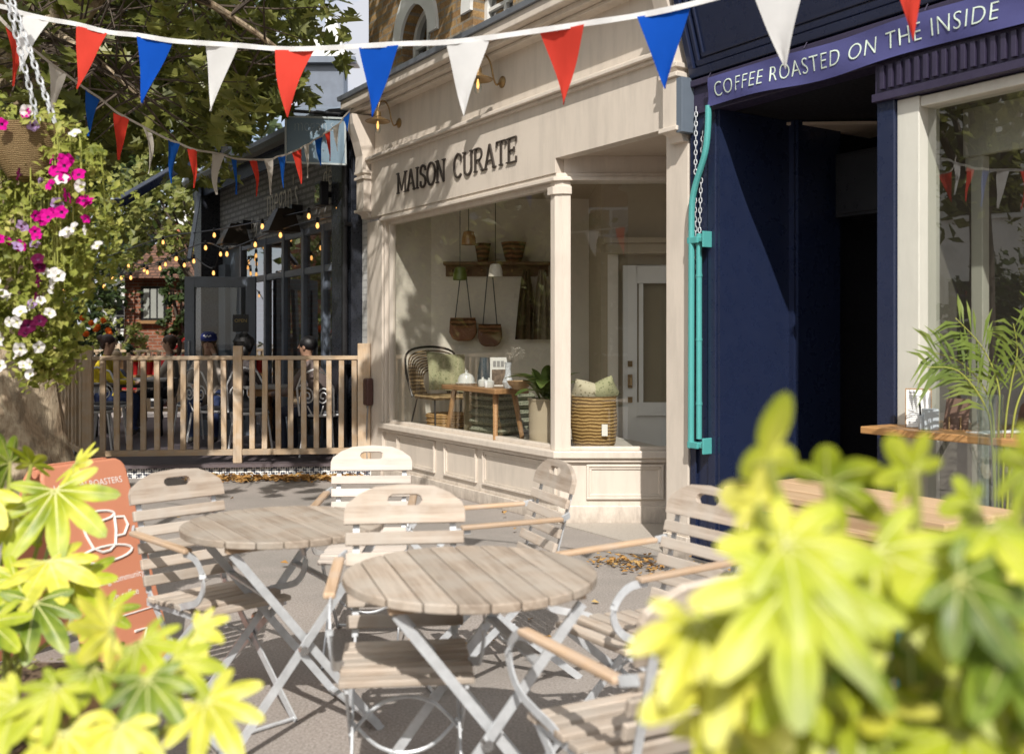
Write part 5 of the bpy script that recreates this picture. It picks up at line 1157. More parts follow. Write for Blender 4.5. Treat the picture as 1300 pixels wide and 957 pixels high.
# ================================================================ plane tree
def m_bark():
    mt, nt, out = newmat('plane_bark'); v = coords(nt, (1,1,.6))
    n1 = noise(nt, v, 3.2, 5, .6, .8); n2 = noise(nt, v, 9, 5, .6); n3 = noise(nt, coords(nt,(3,3,.7)), 12, 5, .7)
    col = ramp(nt, n1, [(.3,(.16,.11,.07)),(.42,(.34,.255,.17)),(.52,(.5,.41,.29)),(.62,(.27,.2,.13)),(.75,(.58,.49,.36))])
    col = mixc(nt, ramp(nt, n2, [(.5,(0,0,0)),(.62,(.6,)*3)]), col, (.13,.1,.07))
    bsdf(nt, out, col, .85, 0, bump(nt, n3, .9, .03), .2); return mt
M_bark = m_bark()
TX, TY = -4.42, 8.75
tree = thing('plane_tree', 'big plane tree with mottled bark trunk beside the fence and leafy branches overhead', 'tree', (TX,TY,0))
m = MB(); n = 28; prof = []
pts = [(0,0,-.05,.62),(0.02,0,.15,.52),(.0,.02,.5,.45),(-.05,.03,1.1,.40),(-.1,.05,2.0,.36),(-.05,.05,3.0,.35),(.05,0,3.8,.36)]
vs, fs = [], []
for x, y, z, r in pts:
    for j in range(n):
        a = 2*math.pi*j/n; rr = r*(1+.05*math.sin(3*a+z)+.035*math.sin(7*a+2*z)+(.13*max(0,math.sin(5*a+.6))*max(0,.5-z)*1.6))
        vs.append((x+rr*math.cos(a), y+rr*math.sin(a), z))
for i in range(len(pts)-1):
    for j in range(n): fs.append((i*n+j,i*n+(j+1)%n,(i+1)*n+(j+1)%n,(i+1)*n+j))
m.add(vs, fs, 0, True); m.build('trunk', M_bark, tree, sharp=80)
# limbs reach out over the pavement and the terrace
limbs = [[(0,0,3.6),(.6,-1.2,4.5),(1.3,-2.6,5.3),(2.2,-3.8,5.9)], [(0,0,3.6),(1.0,-.3,4.6),(2.0,-.9,5.2),(3.0,-1.7,5.6),(3.6,-2.3,6.0)], [(0,0,3.6),(-.6,-1.4,4.7),(-1.2,-3.0,5.6)], [(0,0,3.6),(-1,.5,5),(-2.4,1.2,6.2)], [(0,0,3.6),(.3,1.2,5),(.4,2.6,6.0)], [(0,0,3.6),(.2,-.2,5.5),(.5,-.6,7.6)], [(.6,-1.2,4.5),(1.2,-1.2,4.35),(2.0,-.7,4.1),(2.6,-.2,3.75)], [(0,0,3.4),(.5,-.6,3.9),(1.0,-.9,3.7),(1.5,-.8,3.3)]]
lm = MB(); twig_pts = []
for lb in limbs:
    sp = smooth_path(lb, 6); k = len(sp); r0 = .2 if lb[0] == (0,0,3.6) else .07
    lm.tube(sp, [r0*(1-.82*i/(k-1)) for i in range(k)], 8); twig_pts += sp[k//3:]
lm.build('limbs', M_bark, tree)
def crown_floor(px):   # lowest leaf height for a bearing, taken at the trunk's distance
    pts = [(-400,250),(0,215),(90,215),(140,175),(190,195),(235,240),(285,180),(320,135),(350,110),(385,125),(440,125),(452,40),(475,-60),(560,-260),(700,-420)]
    for (a, ya), (b, yb) in zip(pts, pts[1:]):
        if a <= px <= b: return ya+(yb-ya)*(px-a)/(b-a)
    return -400
cl, tries = [], 0
random.seed(21)
def ok(p):
    w = p+Vector((TX,TY,0))
    if w.y < 1.5: return w.x < -2.4 and w.z > 4
    px = 650+F*w.x/w.y; py = HOR-F*(w.z-EYE)/w.y
    if py > crown_floor(px)-random.uniform(0,25): return False
    if 395 < px < 470 and py > -20 and random.random() < .72: return False
    if px > 330 and py > -20 and random.random() < .3: return False
    if w.y < 6.3 and w.z < EYE+F*0+(HOR+60)/F*w.y: return False
    gy = w.y+w.z*1.11                                # where its shadow meets the pavement
    if w.x > -3.3 and gy < 8.9: return False
    if w.x > -.5 or (w.x > -1.15 and random.random() < .4): return False
    if -5 < px < 450 and -30 < py < 260 and w.y < 5.4+(max(px,0)/440)**1.25*5.3*.62: return False
    return True
while len(cl) < 620 and tries < 40000:
    tries += 1
    v = rvec(); p = Vector((v.x*4.9+.3, v.y*5.0-1.3, v.z*3.1+5.7))
    if p.z < 2.6: continue
    if v.length < .35 and random.random() < .6: continue
    if ok(p): cl.append(p)
ex = 0; tries = 0
while ex < 75:                         # the branch that dapples the shop front
    tries += 1; x, z, gy = random.uniform(-1.75,-.42), random.uniform(5.0,6.8), random.uniform(11.0,15.2)
    if random.random() < (x+1.75)*.45: continue
    cl.append(Vector((x-TX, gy-z*1.11-TY, z))); ex += 1
ex = 0; tries = 0
while ex < 150 and tries < 60000:      # the low fringe of the crown that hangs behind the bunting
    tries += 1
    p = Vector((random.uniform(-1.2,3.2), random.uniform(-2.2,.8), random.uniform(2.6,4.4)))-Vector((0,0,1.0))*0
    if ok(p): cl.append(p); ex += 1
ex = 0; lit_from = len(cl)
while ex < 300:                        # the far side of the crown, sunlit from the front
    px, Y = random.uniform(-40,440), random.uniform(9.2,12.4); py = random.uniform(-80, crown_floor(px)-12)
    if px > 385 and (py > 60 or random.random() < .5): continue
    if px > 300 and random.random() < .35: continue
    p = at(px,py,Y)
    if p.y+p.z*1.11 < 12.9: continue
    cl.append(p-Vector((TX,TY,0))); ex += 1
lv = MB(); tw = MB()
for ci, c in enumerate(cl):
    near = min(random.sample(twig_pts, 10), key=lambda q: (q-c).length)
    if (near-c).length < 1.6: tw.tube([near, near.lerp(c,.5)+rvec()*.08, c], [.012,.008,.004], 4)
    out_ = (c-Vector((.3,-1.3,4.5))).normalized()
    for k in range(12):
        q = c+rvec()*.36-Vector((0,0,random.uniform(0,.12)))
        gy_ = q.y+TY+(q.z)*1.11
        if mnoise.noise(Vector(((q.x+TX)*1.25, gy_*.8, 3.3)))+.35*mnoise.noise(Vector(((q.x+TX)*3.1, gy_*2.1, 1.3))) < (.2 if 9.3 < gy_ < 12.6 and q.x+TX < -1.4 else .06) and not (q.z < 3.7 and q.x < .4) and ci < lit_from: continue
        if 445 < 650+F*(q.x+TX)/(q.y+TY) < 700 and HOR-F*(q.z-EYE)/(q.y+TY) > -8: continue
        lf(lv, q, random.uniform(.13,.24), (Vector((0,-.25,1)) if ci < lit_from else Vector((0,-.8,.45)))+rvec()*.75+out_*.3, random.uniform(0,6.28), random.uniform(.1,.5), 5)
tw.build('twigs', M_barkd, tree); lv.build('crown', M_leaf, tree, normals=False)
# ================================================================ bunting
def pennant(par, a, b, tip, mat_, mb_off, seed):
    a, b, tip = Vector(a), Vector(b), Vector(tip); m = MB(off=mb_off); n = 7; vs, fs = [], []; nn = (b-a).cross(tip-a).normalized(); rnd = random.Random(seed); w1, w2, ph = rnd.uniform(-1,1), rnd.uniform(-1,1), rnd.uniform(0,6)
    size = (tip-a).length
    for i in range(n+1):
        t = i/n; l = a.lerp(tip, t); r = b.lerp(tip, t)
        for j in range(5):
            u = j/4; p = l.lerp(r, u)+nn*size*(.08*w1*math.sin(t*2.6)+.06*w2*math.sin(u*3.1+ph)*(1-t*.6)+.02*math.sin(u*7+t*5+ph)); vs.append(p)
    for i in range(n):
        for j in range(4): q = i*5+j; fs.append((q,q+1,q+6,q+5))
    m.add(vs, fs, 0, True); return m.build('pennant', mat_, par, normals=False)
def bunting(lab, path, pens, cols, loc, rib_mat, rib_w):
    r = thing('bunting', lab, 'bunting', loc, 0); m = MB(off=loc); sp = smooth_path(path, 6)
    for i in range(len(sp)-1): m.bar(sp[i], sp[i+1]+(sp[i+1]-sp[i])*.04, .0015, rib_w, (0,.15*math.sin(i*.9),1))
    m.build('ribbon', rib_mat, r)
    for k, (a, b, t) in enumerate(pens): pennant(r, a, b, t, cols[k], loc, k*7+3)
    return r
def yA(px): return 5.0-(px+30)/1200*1.75
raw = [((28,19),(63,27),(26,92),'w'),((97,33),(137,43),(97,113),'r'),((175,47),(218,54),(180,131),'b'),((258,57),(303,60),(266,141),'w'),((350,64),(397,64),(366,149),'r'),((456,61),(507,58),(472,149),'b'),((566,56),(621,50),(590,148),'w'),((684,41),(744,32),(714,133),'r'),((810,22),(876,8),(845,113),'b'),((953,-14),(1027,-40),(998,88),'w'),((1120,-74),(1186,-100),(1160,52),'r'),((1262,-150),(1330,-190),(1310,-20),'b')]
mats_ = {'w':M_wht,'r':M_red,'b':M_blue}
pens = [(at(*a,yA(a[0])), at(*b,yA(b[0])), at(*t,yA(a[0])), c) for a, b, t, c in raw]
path = [at(-60,-2,yA(-60)), at(4,9,yA(4))]+[q for a, b, t, c in raw for q in (at(a[0],a[1]-2,yA(a[0])), at(b[0],b[1]-2,yA(b[0])))]+[at(1420,-250,yA(1420))]
loc = at(430,60,yA(430)); bunting('near bunting of large red, white and blue pennants strung across the top of the view', path, [p[:3] for p in pens], [mats_[p[3]] for p in pens], loc, M_wht, .022)
raw2 = [((8,33),(26,50),(15,110),'r'),((61,79),(83,95),(68,148),'w'),((107,113),(128,127),(112,173),'b'),((147,143),(163,152),(152,203),'r'),((180,161),(195,169),(187,221),'w'),((213,178),(227,183),(218,233),'b'),((238,188),(251,192),(245,239),'r'),((271,195),(282,197),(277,247),'w'),((292,201),(302,203),(299,247),'b'),((317,204),(327,204),(324,250),'r'),((335,204),(346,203),(343,248),'w'),((352,200),(362,198),(359,239),'b'),((371,194),(381,190),(381,234),'r'),((385,187),(394,183),(391,226),'w'),((400,178),(409,174),(407,211),'b'),((411,171),(420,166),(418,205),'r'),((423,163),(432,157),(429,192),'w'),((436,150),(444,142),(441,167),'b')]
def yB(px): return 4.9+(px/440)**1.25*5.3
pens = [(at(*a,yB(a[0])), at(*b,yB(b[0])), at(*t,yB(a[0])), c) for a, b, t, c in raw2]
path = [at(-30,-10,4.9)]+[q for a, b, t, c in raw2 for q in (at(a[0],a[1]-1,yB(a[0])), at(b[0],b[1]-1,yB(b[0])))]+[at(447,138,10.45)]
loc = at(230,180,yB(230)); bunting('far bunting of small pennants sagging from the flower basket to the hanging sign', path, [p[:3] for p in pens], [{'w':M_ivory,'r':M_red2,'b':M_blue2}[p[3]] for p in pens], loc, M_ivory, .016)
# ================================================================ festoon lights
M_bulbglass = M_bulb
def festoon(lab, ends, bulbs):
    loc = ends[0]; r = thing('festoon_lights', lab, 'string lights', loc, 0); pts = []
    bl_ = sorted(bulbs, key=lambda b: b[0]); m = MB(off=loc)
    path = sorted([ends[0], ends[1]]+[at(px,py-9*10/Y,Y) for px, py, Y in bl_], key=lambda v: v.x/v.y)
    m.tube(smooth_path(path, 5), .009, 5); m.build('cable', M_black, r)
    for px, py, Y in bl_:
        p = at(px,py,Y); b = MB(off=loc); b.lathe([(0,-.032),(.014,-.024),(.022,-.005),(.019,.016),(.011,.035),(0,.035)], p, 12); bo = b.build('bulb', M_bulb, r)
        s = MB(off=loc); top = at(px,py-9*10/Y,Y); s.lathe([(.016,.04),(.02,.05),(.02,.09),(.008,.1)], p, 8); s.tube([p+Vector((0,0,.09)), top], .006, 5); s.build('socket', M_black, bo)
festoon('lit festoon bulbs on the uppermost cable across the dark restaurant front', (at(437,246,10.7), at(60,322,17)), [(429,264,10.8),(392,275,11.4),(333,288,12.2),(272,299,13.4),(207,308,14.8),(112,337,16)])
festoon('lit festoon bulbs on the middle cable ending under the restaurant wall shades', (at(437,272,10.7), at(50,366,16.5)), [(403,287,11.2),(356,299,11.8),(324,311,12.3),(288,323,12.8),(261,315,13.2),(224,329,13.8),(203,341,14.3),(187,346,14.7),(166,353,15.2),(143,354,15.6),(115,361,16),(97,361,16.3)])
festoon('lit festoon bulbs on the lowest cable over the far end of the terrace', (at(300,300,13.9), at(60,374,17)), [(280,323,14.1),(240,326,14.6),(246,332,14.5),(234,337,14.9),(210,336,15.2),(183,343,15.5),(163,338,15.8),(154,353,15.9),(132,364,16.2),(81,370,16.8),(271,347,14.2),(223,329,15.0)])
# ================================================================ hanging flower basket
HX = at(46,0,4.15); HB = Vector((HX.x, 4.15, 2.02))
hb = thing('hanging_basket', 'hanging basket overflowing with pink, white and mauve petunias at the left edge', 'hanging basket', HB)
m = MB(); m.lathe([(0,-.1),(.08,-.08),(.13,-.0),(.15,.1),(.155,.13),(.14,.13),(.12,.05),(0,.03)], (.0,-.06,.12), 26, 0, None, .03); m.build('coir_basket', woven('coir',(.12,.075,.03),(.42,.3,.15),420), hb)
top = at(-6,-60,4.15)-HB
for a in ((-.18,-.02),(.13,-.06),(-.02,.12)):
    m = MB(); chain(m, [(a[0],a[1],.2), (top.x, top.y, top.z)], .035, .0045); m.build('chain', M_steel, hb)
random.seed(5)
m = MB(); pts_ = []
def trail(x, y, z):  # a trailing clump
    pts_.append(Vector((x,y,z)))
def hz_(py): return EYE-(py-HOR)/F*4.15-HB.z
def hx(px): return (px-46)/F*4.15
dens = [(148,-20,58,.4),(172,-30,92,.5),(205,-40,124,.7),(240,-40,140,.9),(275,-45,142,.95),(305,-45,138,1),(335,-45,130,1),(365,-45,118,.95),(395,-20,104,.75),(420,-10,92,.55),(445,25,88,.5),(468,35,90,.45)]
for py, x0, x1, d in dens:
    for i in range(int(62*d)):
        px = random.uniform(x0,x1); yy = random.uniform(-.22,.22)*(1 if py < 390 else .5)
        if py < 225 and 18 < px < 76 and yy < .02 and random.random() < .85: continue
        trail(hx(px), yy, hz_(py+random.uniform(-16,16)))
for p in pts_:
    for k in range(11): lf(m, p+rvec()*.06, random.uniform(.025,.05), Vector((0,-.7,.6))+rvec()*.8, random.uniform(0,6.3), .4)
fol = m.build('foliage', M_basketleaf, hb, normals=False)
m = MB()
for i in range(60):
    p = random.choice(pts_); m.tube([(p.x*.5,p.y*.5,.15),(p.x*.9,p.y,.2 if p.z < 0 else p.z),p], .003, 4)
m.build('stems', M_stem, hb)
def petunia(mat_, eye):
    mb = MB(); n = 25; c = [(0,.018,0)]; ring1 = []; ring2 = []
    for i in range(n):
        a = 2*math.pi*i/n; r = .028*(1+.1*math.cos(5*a)); ring2.append((r*math.cos(a), -.006+.004*math.cos(5*a), r*math.sin(a))); ring1.append((.008*math.cos(a), .0, .008*math.sin(a)))
    vs = c+ring1+ring2; fs = [(0,1+i,1+(i+1)%n) for i in range(n)]; b = MB(); b.add(vs, fs, 1, True); b.add(vs, [(1+i,1+n+i,1+n+(i+1)%n,1+(i+1)%n) for i in range(n)], 0, True)
    o = b.build('petunia', [mat_, eye], hb, normals=False); return o
Mp = cloth('magenta_petal', (.62,.008,.28), .3); Mw = cloth('white_petal', (.82,.8,.78), .35); Mm = cloth('mauve_petal', (.5,.34,.62), .35); Md = cloth('plum_petal', (.1,.006,.04), .25); Meye = paint('flower_eye', (.12,.02,.08), .7); Meyew = paint('flower_eye_pale', (.5,.5,.2), .7)
protos = {}
fl_spots = {'p':[(15,206),(40,174),(2,212),(100,216),(110,214),(105,222),(116,217),(121,226),(100,228),(122,240),(103,248),(114,257),(122,262),(138,265),(134,262),(117,281),(138,286),(80,283),(88,280),(92,278),(84,288),(32,308),(40,306),(44,313),(56,318),(85,303),(88,310),(21,339),(6,240),(70,160),(125,232),(108,232),(97,285),(38,312),(142,268)],
 'w':[(118,243),(133,248),(5,237),(17,288),(23,293),(14,293),(127,304),(133,300),(148,302),(123,306),(146,318),(38,361),(20,372),(15,378),(40,380),(4,388),(2,396),(31,376),(73,390),(70,398),(5,405),(90,350),(101,352),(97,362),(93,370),(50,410),(66,410),(64,442),(60,450),(67,462),(78,460),(74,472),(45,462),(50,430),(85,440),(95,385),(105,400),(120,182),(72,158),(36,400),(109,355)],
 'm':[(81,240),(97,266),(59,295),(24,264),(68,322),(73,316),(5,352),(74,173),(72,388),(2,181)], 'd':[(86,336),(77,360),(90,381),(87,409),(60,233),(76,422),(88,345),(80,415)]}
for key, lst in fl_spots.items():
    mt_, ey = {'p':(Mp,Meye),'w':(Mw,Meyew),'m':(Mm,Meye),'d':(Md,Meye)}[key]
    o0 = petunia(mt_, ey)
    for i, (px, py) in enumerate(lst):
        o = o0 if i == 0 else o0.copy()
        if i: C.objects.link(o); o.parent = hb
        o.location = (hx(px+random.uniform(-2,2)), -.3+.12*random.random()*(1 if py < 400 else .5), hz_(py)); s_ = random.uniform(.65,1.0); o.scale = (s_,s_,s_)
        o.rotation_euler = (R(random.uniform(-50,15)), R(random.uniform(-30,30)), R(random.uniform(-60,60)))
po = thing('street_post', 'tall dark post just out of frame carrying the flower basket and bunting', 'post', (-2.55,4.2,0))
m = MB(); m.tube([(0,0,0),(0,0,3.6)], .045, 12); m.lathe([(.09,0),(.09,.3),(.05,.36)], (0,0,0), 14); m.build('shaft', M_black, po)
m = MB(); t_ = HB+top-Vector((-2.55,4.2,0)); m.tube(smooth_path([(0,0,3.3),(.2,0,3.5),(t_.x-.1,t_.y,t_.z+.12),(t_.x,t_.y,t_.z)],5), .018, 8); m.build('arm', M_black, po)
# ================================================================ people on the terrace (seated)
def person(lab, pos, rz, top_c, leg_c, skin_c, hair_c, hair='bun', cap=None, arms=None, lean=0.0, head_turn=0.0, scale=1.0):
    r = thing('person', lab, 'person', pos, rz)
    V = [(0,.0,.08),(0,.02,.26),(0,.02-lean*.5,.44),(0,.0-lean,.56),(0,-.015-lean,.625)]
    Rr = [(.15,.12),(.135,.1),(.15,.105),(.06,.055),(.052,.05)]
    reg = ['t','t','t','t','s']; E = [(0,1),(1,2),(2,3),(3,4)]
    def av(p, rad, g, par): V.append(tuple(p)); Rr.append((rad,rad) if not isinstance(rad,tuple) else rad); reg.append(g); E.append((par,len(V)-1)); return len(V)-1
    hy = -.03-lean
    h1 = av((0,hy-.012,.68),(.062,.07),'s',4); h2 = av((0,hy,.75),(.078,.095),'s',h1); h3 = av((0,hy+.005,.80),(.06,.078),'s',h2)
    for s in (-1,1):
        el, hd = (arms or {}).get(s, ((s*.25,-.14,.26),(s*.12,-.36,.24)))
        sh = av((s*.165,.01-lean*.9,.5),.062,'t',2); e_ = av((el[0],el[1]-lean,el[2]),.043,'t',sh); w_ = av((hd[0],hd[1]-lean,hd[2]),.03,'t',e_)
        d = (Vector(hd)-Vector(el)).normalized(); pm = Vector((hd[0],hd[1]-lean,hd[2]))+d*.06; p_ = av(pm,(.034,.02),'s',w_)
        sd = d.cross(Vector((0,0,1))).normalized()
        for f_ in range(4): q = pm+d*(.075-.008*abs(f_-1.2))+sd*(f_-1.5)*.019-Vector((0,0,.012)); av(q,.008,'s',p_)
        av(pm-sd*s*.045+d*.015,.009,'s',p_)
        hp = av((s*.1,-.02,.06),.1,'l',0); kn = av((s*.13,-.43,.05),.068,'l',hp); an = av((s*.13,-.38,-.36),.045,'l',kn); av((s*.14,-.5,-.42),(.042,.03),'f',an)
    bm = bmesh.new(); ly = bm.verts.layers.skin.verify(); bv = []
    for i, p in enumerate(V):
        v = bm.verts.new(p); v[ly].radius = Rr[i]; v[ly].use_root = (i == 0); bv.append(v)
    for a, b in E: bm.edges.new((bv[a], bv[b]))
    me = bpy.data.meshes.new('body'); bm.to_mesh(me); bm.free(); o = bpy.data.objects.new('body', me); C.objects.link(o)
    sk = o.modifiers.new('Skin','SKIN'); sk.use_smooth_shade = True; ss = o.modifiers.new('Sub','SUBSURF'); ss.levels = 2; ss.render_levels = 2
    dg = bpy.context.evaluated_depsgraph_get(); me2 = bpy.data.meshes.new_from_object(o.evaluated_get(dg)); o.modifiers.clear(); o.data = me2; bpy.data.meshes.remove(me)
    me2.materials.clear(); cols = {'t':top_c,'l':leg_c,'s':skin_c,'f':(.05,.045,.04)}; order = ['t','l','s','f']
    for g_ in order: me2.materials.append(paint('%s_%s' % ({'t':'top','l':'trousers','s':'skin','f':'shoe'}[g_], lab[:6]), cols[g_], .75 if g_ != 's' else .55, .12, 8))
    VV = [Vector(p) for p in V]
    for pl_ in me2.polygons:
        c = pl_.center; best = min(range(len(VV)), key=lambda i: (VV[i]-c).length-Rr[i][0]*.6); pl_.material_index = order.index(reg[best]); pl_.use_smooth = True
    o.parent = r
    hc = Vector((0,hy,.755)); RM = Matrix.Rotation(head_turn,3,'Z'); sm = o.data.materials[2]
    fm = MB(); f_ = lambda x, y, z: hc+RM @ Vector((x,y,z))
    fm.add([f_(-.014,-.088,-.02),f_(.014,-.088,-.02),f_(0,-.115,-.022),f_(0,-.09,.025),f_(0,-.09,-.032)], [(0,2,3),(2,1,3),(0,4,2),(4,1,2)], 0, True)
    for s in (-1,1): fm.blob(f_(s*.08,.0,-.012), (.01,.018,.028), 5)
    fm.build('face', sm, r, normals=True)
    for s in (-1,1): m = MB(); m.blob(f_(s*.03,-.087,.012), (.011,.006,.007), 5); m.build('eye', M_black, r)
    m = MB(); m.blob(f_(0,-.088,-.052), (.022,.006,.006), 5); m.build('mouth', paint('lips'+lab[:5],(.3,.09,.08),.5), r)
    hm = paint('hair_'+lab[:8], hair_c, .5, .35, 30, .6, 60); m = MB()
    m.blob(f_(0,.018,.03), (.093,.1,.088), 9, 0, None, .02)
    if hair == 'bun': m.blob(f_(0,.1,.06), (.05,.05,.05), 7, 0, None, .04); m.blob(f_(0,.06,-.03), (.07,.05,.06), 7)
    if hair == 'long': m.blob(f_(0,.065,-.08), (.095,.05,.16), 8, 0, None, .05); m.blob(f_(0,.02,.05), (.1,.105,.08), 8)
    if hair == 'big': m.blob(f_(0,.03,.0), (.125,.12,.13), 9, 0, None, .11); m.blob(f_(0,.06,-.1), (.12,.08,.13), 8, 0, None, .05)
    if hair == 'pony': m.tube(smooth_path([f_(0,.09,.05),f_(0,.14,.03),f_(.02,.15,-.08),f_(.02,.13,-.18)],4), [.03,.035,.03,.03]*3+[.012], 8); m.blob(f_(0,.05,-.02), (.08,.05,.08), 7)
    m.build('hair', hm, r)
    if cap:
        m = MB(); m.lathe([(.1,.0),(.102,.04),(.088,.08),(.05,.105),(0,.112)], (0,0,0), 20); M4 = Matrix.Translation(f_(0,.0,.035)) @ RM.to_4x4()
        m.v = [M4 @ v for v in m.v]; co = m.build('cap', paint('navy_cap',(.012,.02,.13),.7), r)
        b = MB(); n = 10; vs = [f_(.09*math.cos(math.pi+math.pi*i/n), -.04+.11*math.sin(math.pi+math.pi*i/n)*1.0-.0, .036-.012*math.sin(math.pi*i/n)) for i in range(n+1)]+[f_(.09*math.cos(math.pi+math.pi*i/n), -.04+.03*math.sin(math.pi+math.pi*i/n), .042) for i in range(n+1)]
        b.add(vs, [(i,i+1,n+2+i,n+1+i) for i in range(n)], 0, True); b.build('peak', paint('navy_peak',(.012,.02,.13),.7), co, normals=False)
        e = MB(); e.tube([f_(-.045+.09*t/10, -.098-.002, .085+.012*math.sin(t*1.6)) for t in range(11)], .006, 5); e.build('emblem', M_white, co)
    r.scale = (scale,)*3
    return r
def seat(px, Y, z=.60): p = at(px,0,Y); return (p.x, p.y, z)
def rzf(dx, dy): return math.atan2(dy, dx)+math.pi/2
SK = (.5,.3,.21)
person('woman with tied back brown hair in a pale top, seated side on facing left', seat(217,14.0), rzf(-1,-.15), (.42,.36,.3), (.03,.03,.04), SK, (.07,.035,.02), 'pony', None, {-1:((-.24,-.16,.26),(-.1,-.22,.5)),1:((.24,-.14,.26),(.12,-.36,.24))})
person('seated diner in a navy cap and beige top leaning a hand on the cheek', seat(267,12.4), rzf(.1,-1), (.4,.34,.29), (.02,.035,.1), SK, (.13,.08,.04), 'long', True, {1:((.22,-.28,.24),(.1,-.17,.6)),-1:((-.24,-.16,.24),(-.12,-.38,.24))}, .06)
person('diner with full black hair in a dark top, seated beside the middle fence post', seat(301,11.7), rzf(.75,.6), (.05,.04,.04), (.03,.03,.035), (.35,.2,.13), (.008,.007,.007), 'big', None, None, .08)
person('diner with short black hair hunched in a taupe top near the restaurant pier', seat(408,10.86,.57), rzf(-1,.25), (.17,.13,.12), (.02,.025,.05), (.35,.2,.13), (.008,.007,.008), 'short', None, None, .14)
person('diner in a bright yellow top with dark hair tied in a bun', seat(127,13.0), rzf(1,.1), (.6,.45,.02), (.03,.05,.14), SK, (.045,.02,.018), 'bun', None, None, .08)
person('small fair haired child sitting beside the diner in yellow', seat(146,13.6,.56), rzf(.5,.9), (.1,.11,.16), (.03,.03,.06), SK, (.5,.36,.22), 'short', None, None, 0, 0, .8)
# ================================================================ fatsia plants and planting beds
def fatsia_leaf(mb, base, d, up, size, lobes=8):
    tone = random.choice((0,0,0,2,2,3))
    d = Vector(d).normalized(); sd = d.cross(Vector(up)).normalized(); nn = sd.cross(d).normalized(); base = Vector(base)
    droop = random.uniform(.05,.36); cup = random.uniform(-.1,.22); S, Rn = 9, 6; vs = [base]; fs = []; cols_ = lobes*S
    ls = [size*(1-.40*(abs(-1+2*k/(lobes-1)))**1.6)*random.uniform(.92,1.07) for k in range(lobes)]; half = 132.0/(lobes-.0); twist = random.uniform(-.15,.15)
    sin_ = random.uniform(.44,.58)
    for k in range(lobes):
        a0 = -132+half*(1+2*k)*1.0
        for j in range(S):
            u = -1+2*j/(S-1); prof = sin_+(1-sin_)*(1-abs(u)**1.35)*(1+.05*(j % 2)*(abs(u) > .1)); a = R(a0+u*half*.985); l = ls[k]*prof; c, s_ = math.cos(a), math.sin(a)
            for i in range(1, Rn+1):
                t = i/Rn; rr = l*t; q = base+(d*c+sd*s_)*rr+nn*(cup*rr*(1-.6*t)-.16*ls[k]*abs(u)**1.3*t*(1.15-t)+twist*rr*s_)-Vector((0,0,droop*size*(rr/size)**2))
                vs.append(q)
    for m_ in range(cols_-1):
        o0, o1 = 1+m_*Rn, 1+(m_+1)*Rn; fs.append((0,o0,o1))
        for i in range(Rn-1): fs.append((o0+i,o0+i+1,o1+i+1,o1+i))
    mb.add(vs, fs, tone, True)
    for k in range(lobes):       # pale midribs
        col_ = k*S+S//2; o0 = 1+col_*Rn; pr = [base]+[vs[o0+i] for i in range(Rn)]; st = []
        for i, p in enumerate(pr):
            dd = (pr[min(i+1,Rn)]-pr[max(i-1,0)]).normalized(); cr = dd.cross(nn).normalized(); w = size*.011*(1-.85*i/Rn); st += [p-cr*w+nn*.0012, p+cr*w+nn*.0012]
        mb.add(st, [(2*i,2*i+1,2*i+3,2*i+2) for i in range(Rn)], 1, True)
def fatsia(lab, loc, leaves, stems_to, matl, name='fatsia_plant'):
    r = thing(name, lab, 'plant', loc); m = MB(off=loc); s = MB(off=loc)
    for (p, d, up, sz, lb) in leaves:
        fatsia_leaf(m, p, d, up, sz, lb); b = Vector(p); root = Vector(loc)+Vector((random.uniform(-.05,.05),random.uniform(-.05,.05),.05))
        mid = root.lerp(b,.6)+Vector((0,0,.08)); s.tube(smooth_path([root, root+Vector((0,0,.15)), mid, b],4), .0055, 6)
    m.build('foliage', [matl, M_vein, M_fatsia_y, M_fatsia_g], r, normals=False); s.build('stems', M_stem, r); return r
random.seed(11)
def spread(cpx_, rpx, Y0, Y1, n, s0, s1, keep):
    out = []; t = 0
    while len(out) < n and t < 5000:
        t += 1
        px, py, Y = random.uniform(cpx_[0]-rpx[0],cpx_[0]+rpx[0]), random.uniform(cpx_[1]-rpx[1],cpx_[1]+rpx[1]), random.uniform(Y0,Y1)
        if not keep(px,py): continue
        p = at(px,py,Y); a = random.uniform(0,6.28); out.append((p, (math.cos(a)*.75,math.sin(a)*.45-.45,random.uniform(-.55,.1)), Vector((random.uniform(-.5,.5),-.7,.8)), random.uniform(s0,s1), random.choice((5,6,7))))
    return out
def top_r(px):   # skyline of the right-hand plant
    pts = [(770,905),(800,800),(830,735),(870,690),(900,640),(945,585),(985,565),(1010,560),(1060,600),(1110,585),(1140,580),(1180,590),(1215,620),(1250,620),(1300,560),(1340,560),(1400,600)]
    for (a,ya),(b,yb) in zip(pts,pts[1:]):
        if a <= px <= b: return ya+(yb-ya)*(px-a)/(b-a)
    return 2000
lvs = spread((1110,800),(330,270),.78,1.25,62,.06,.105,lambda x,y: y > top_r(x-75)+75)
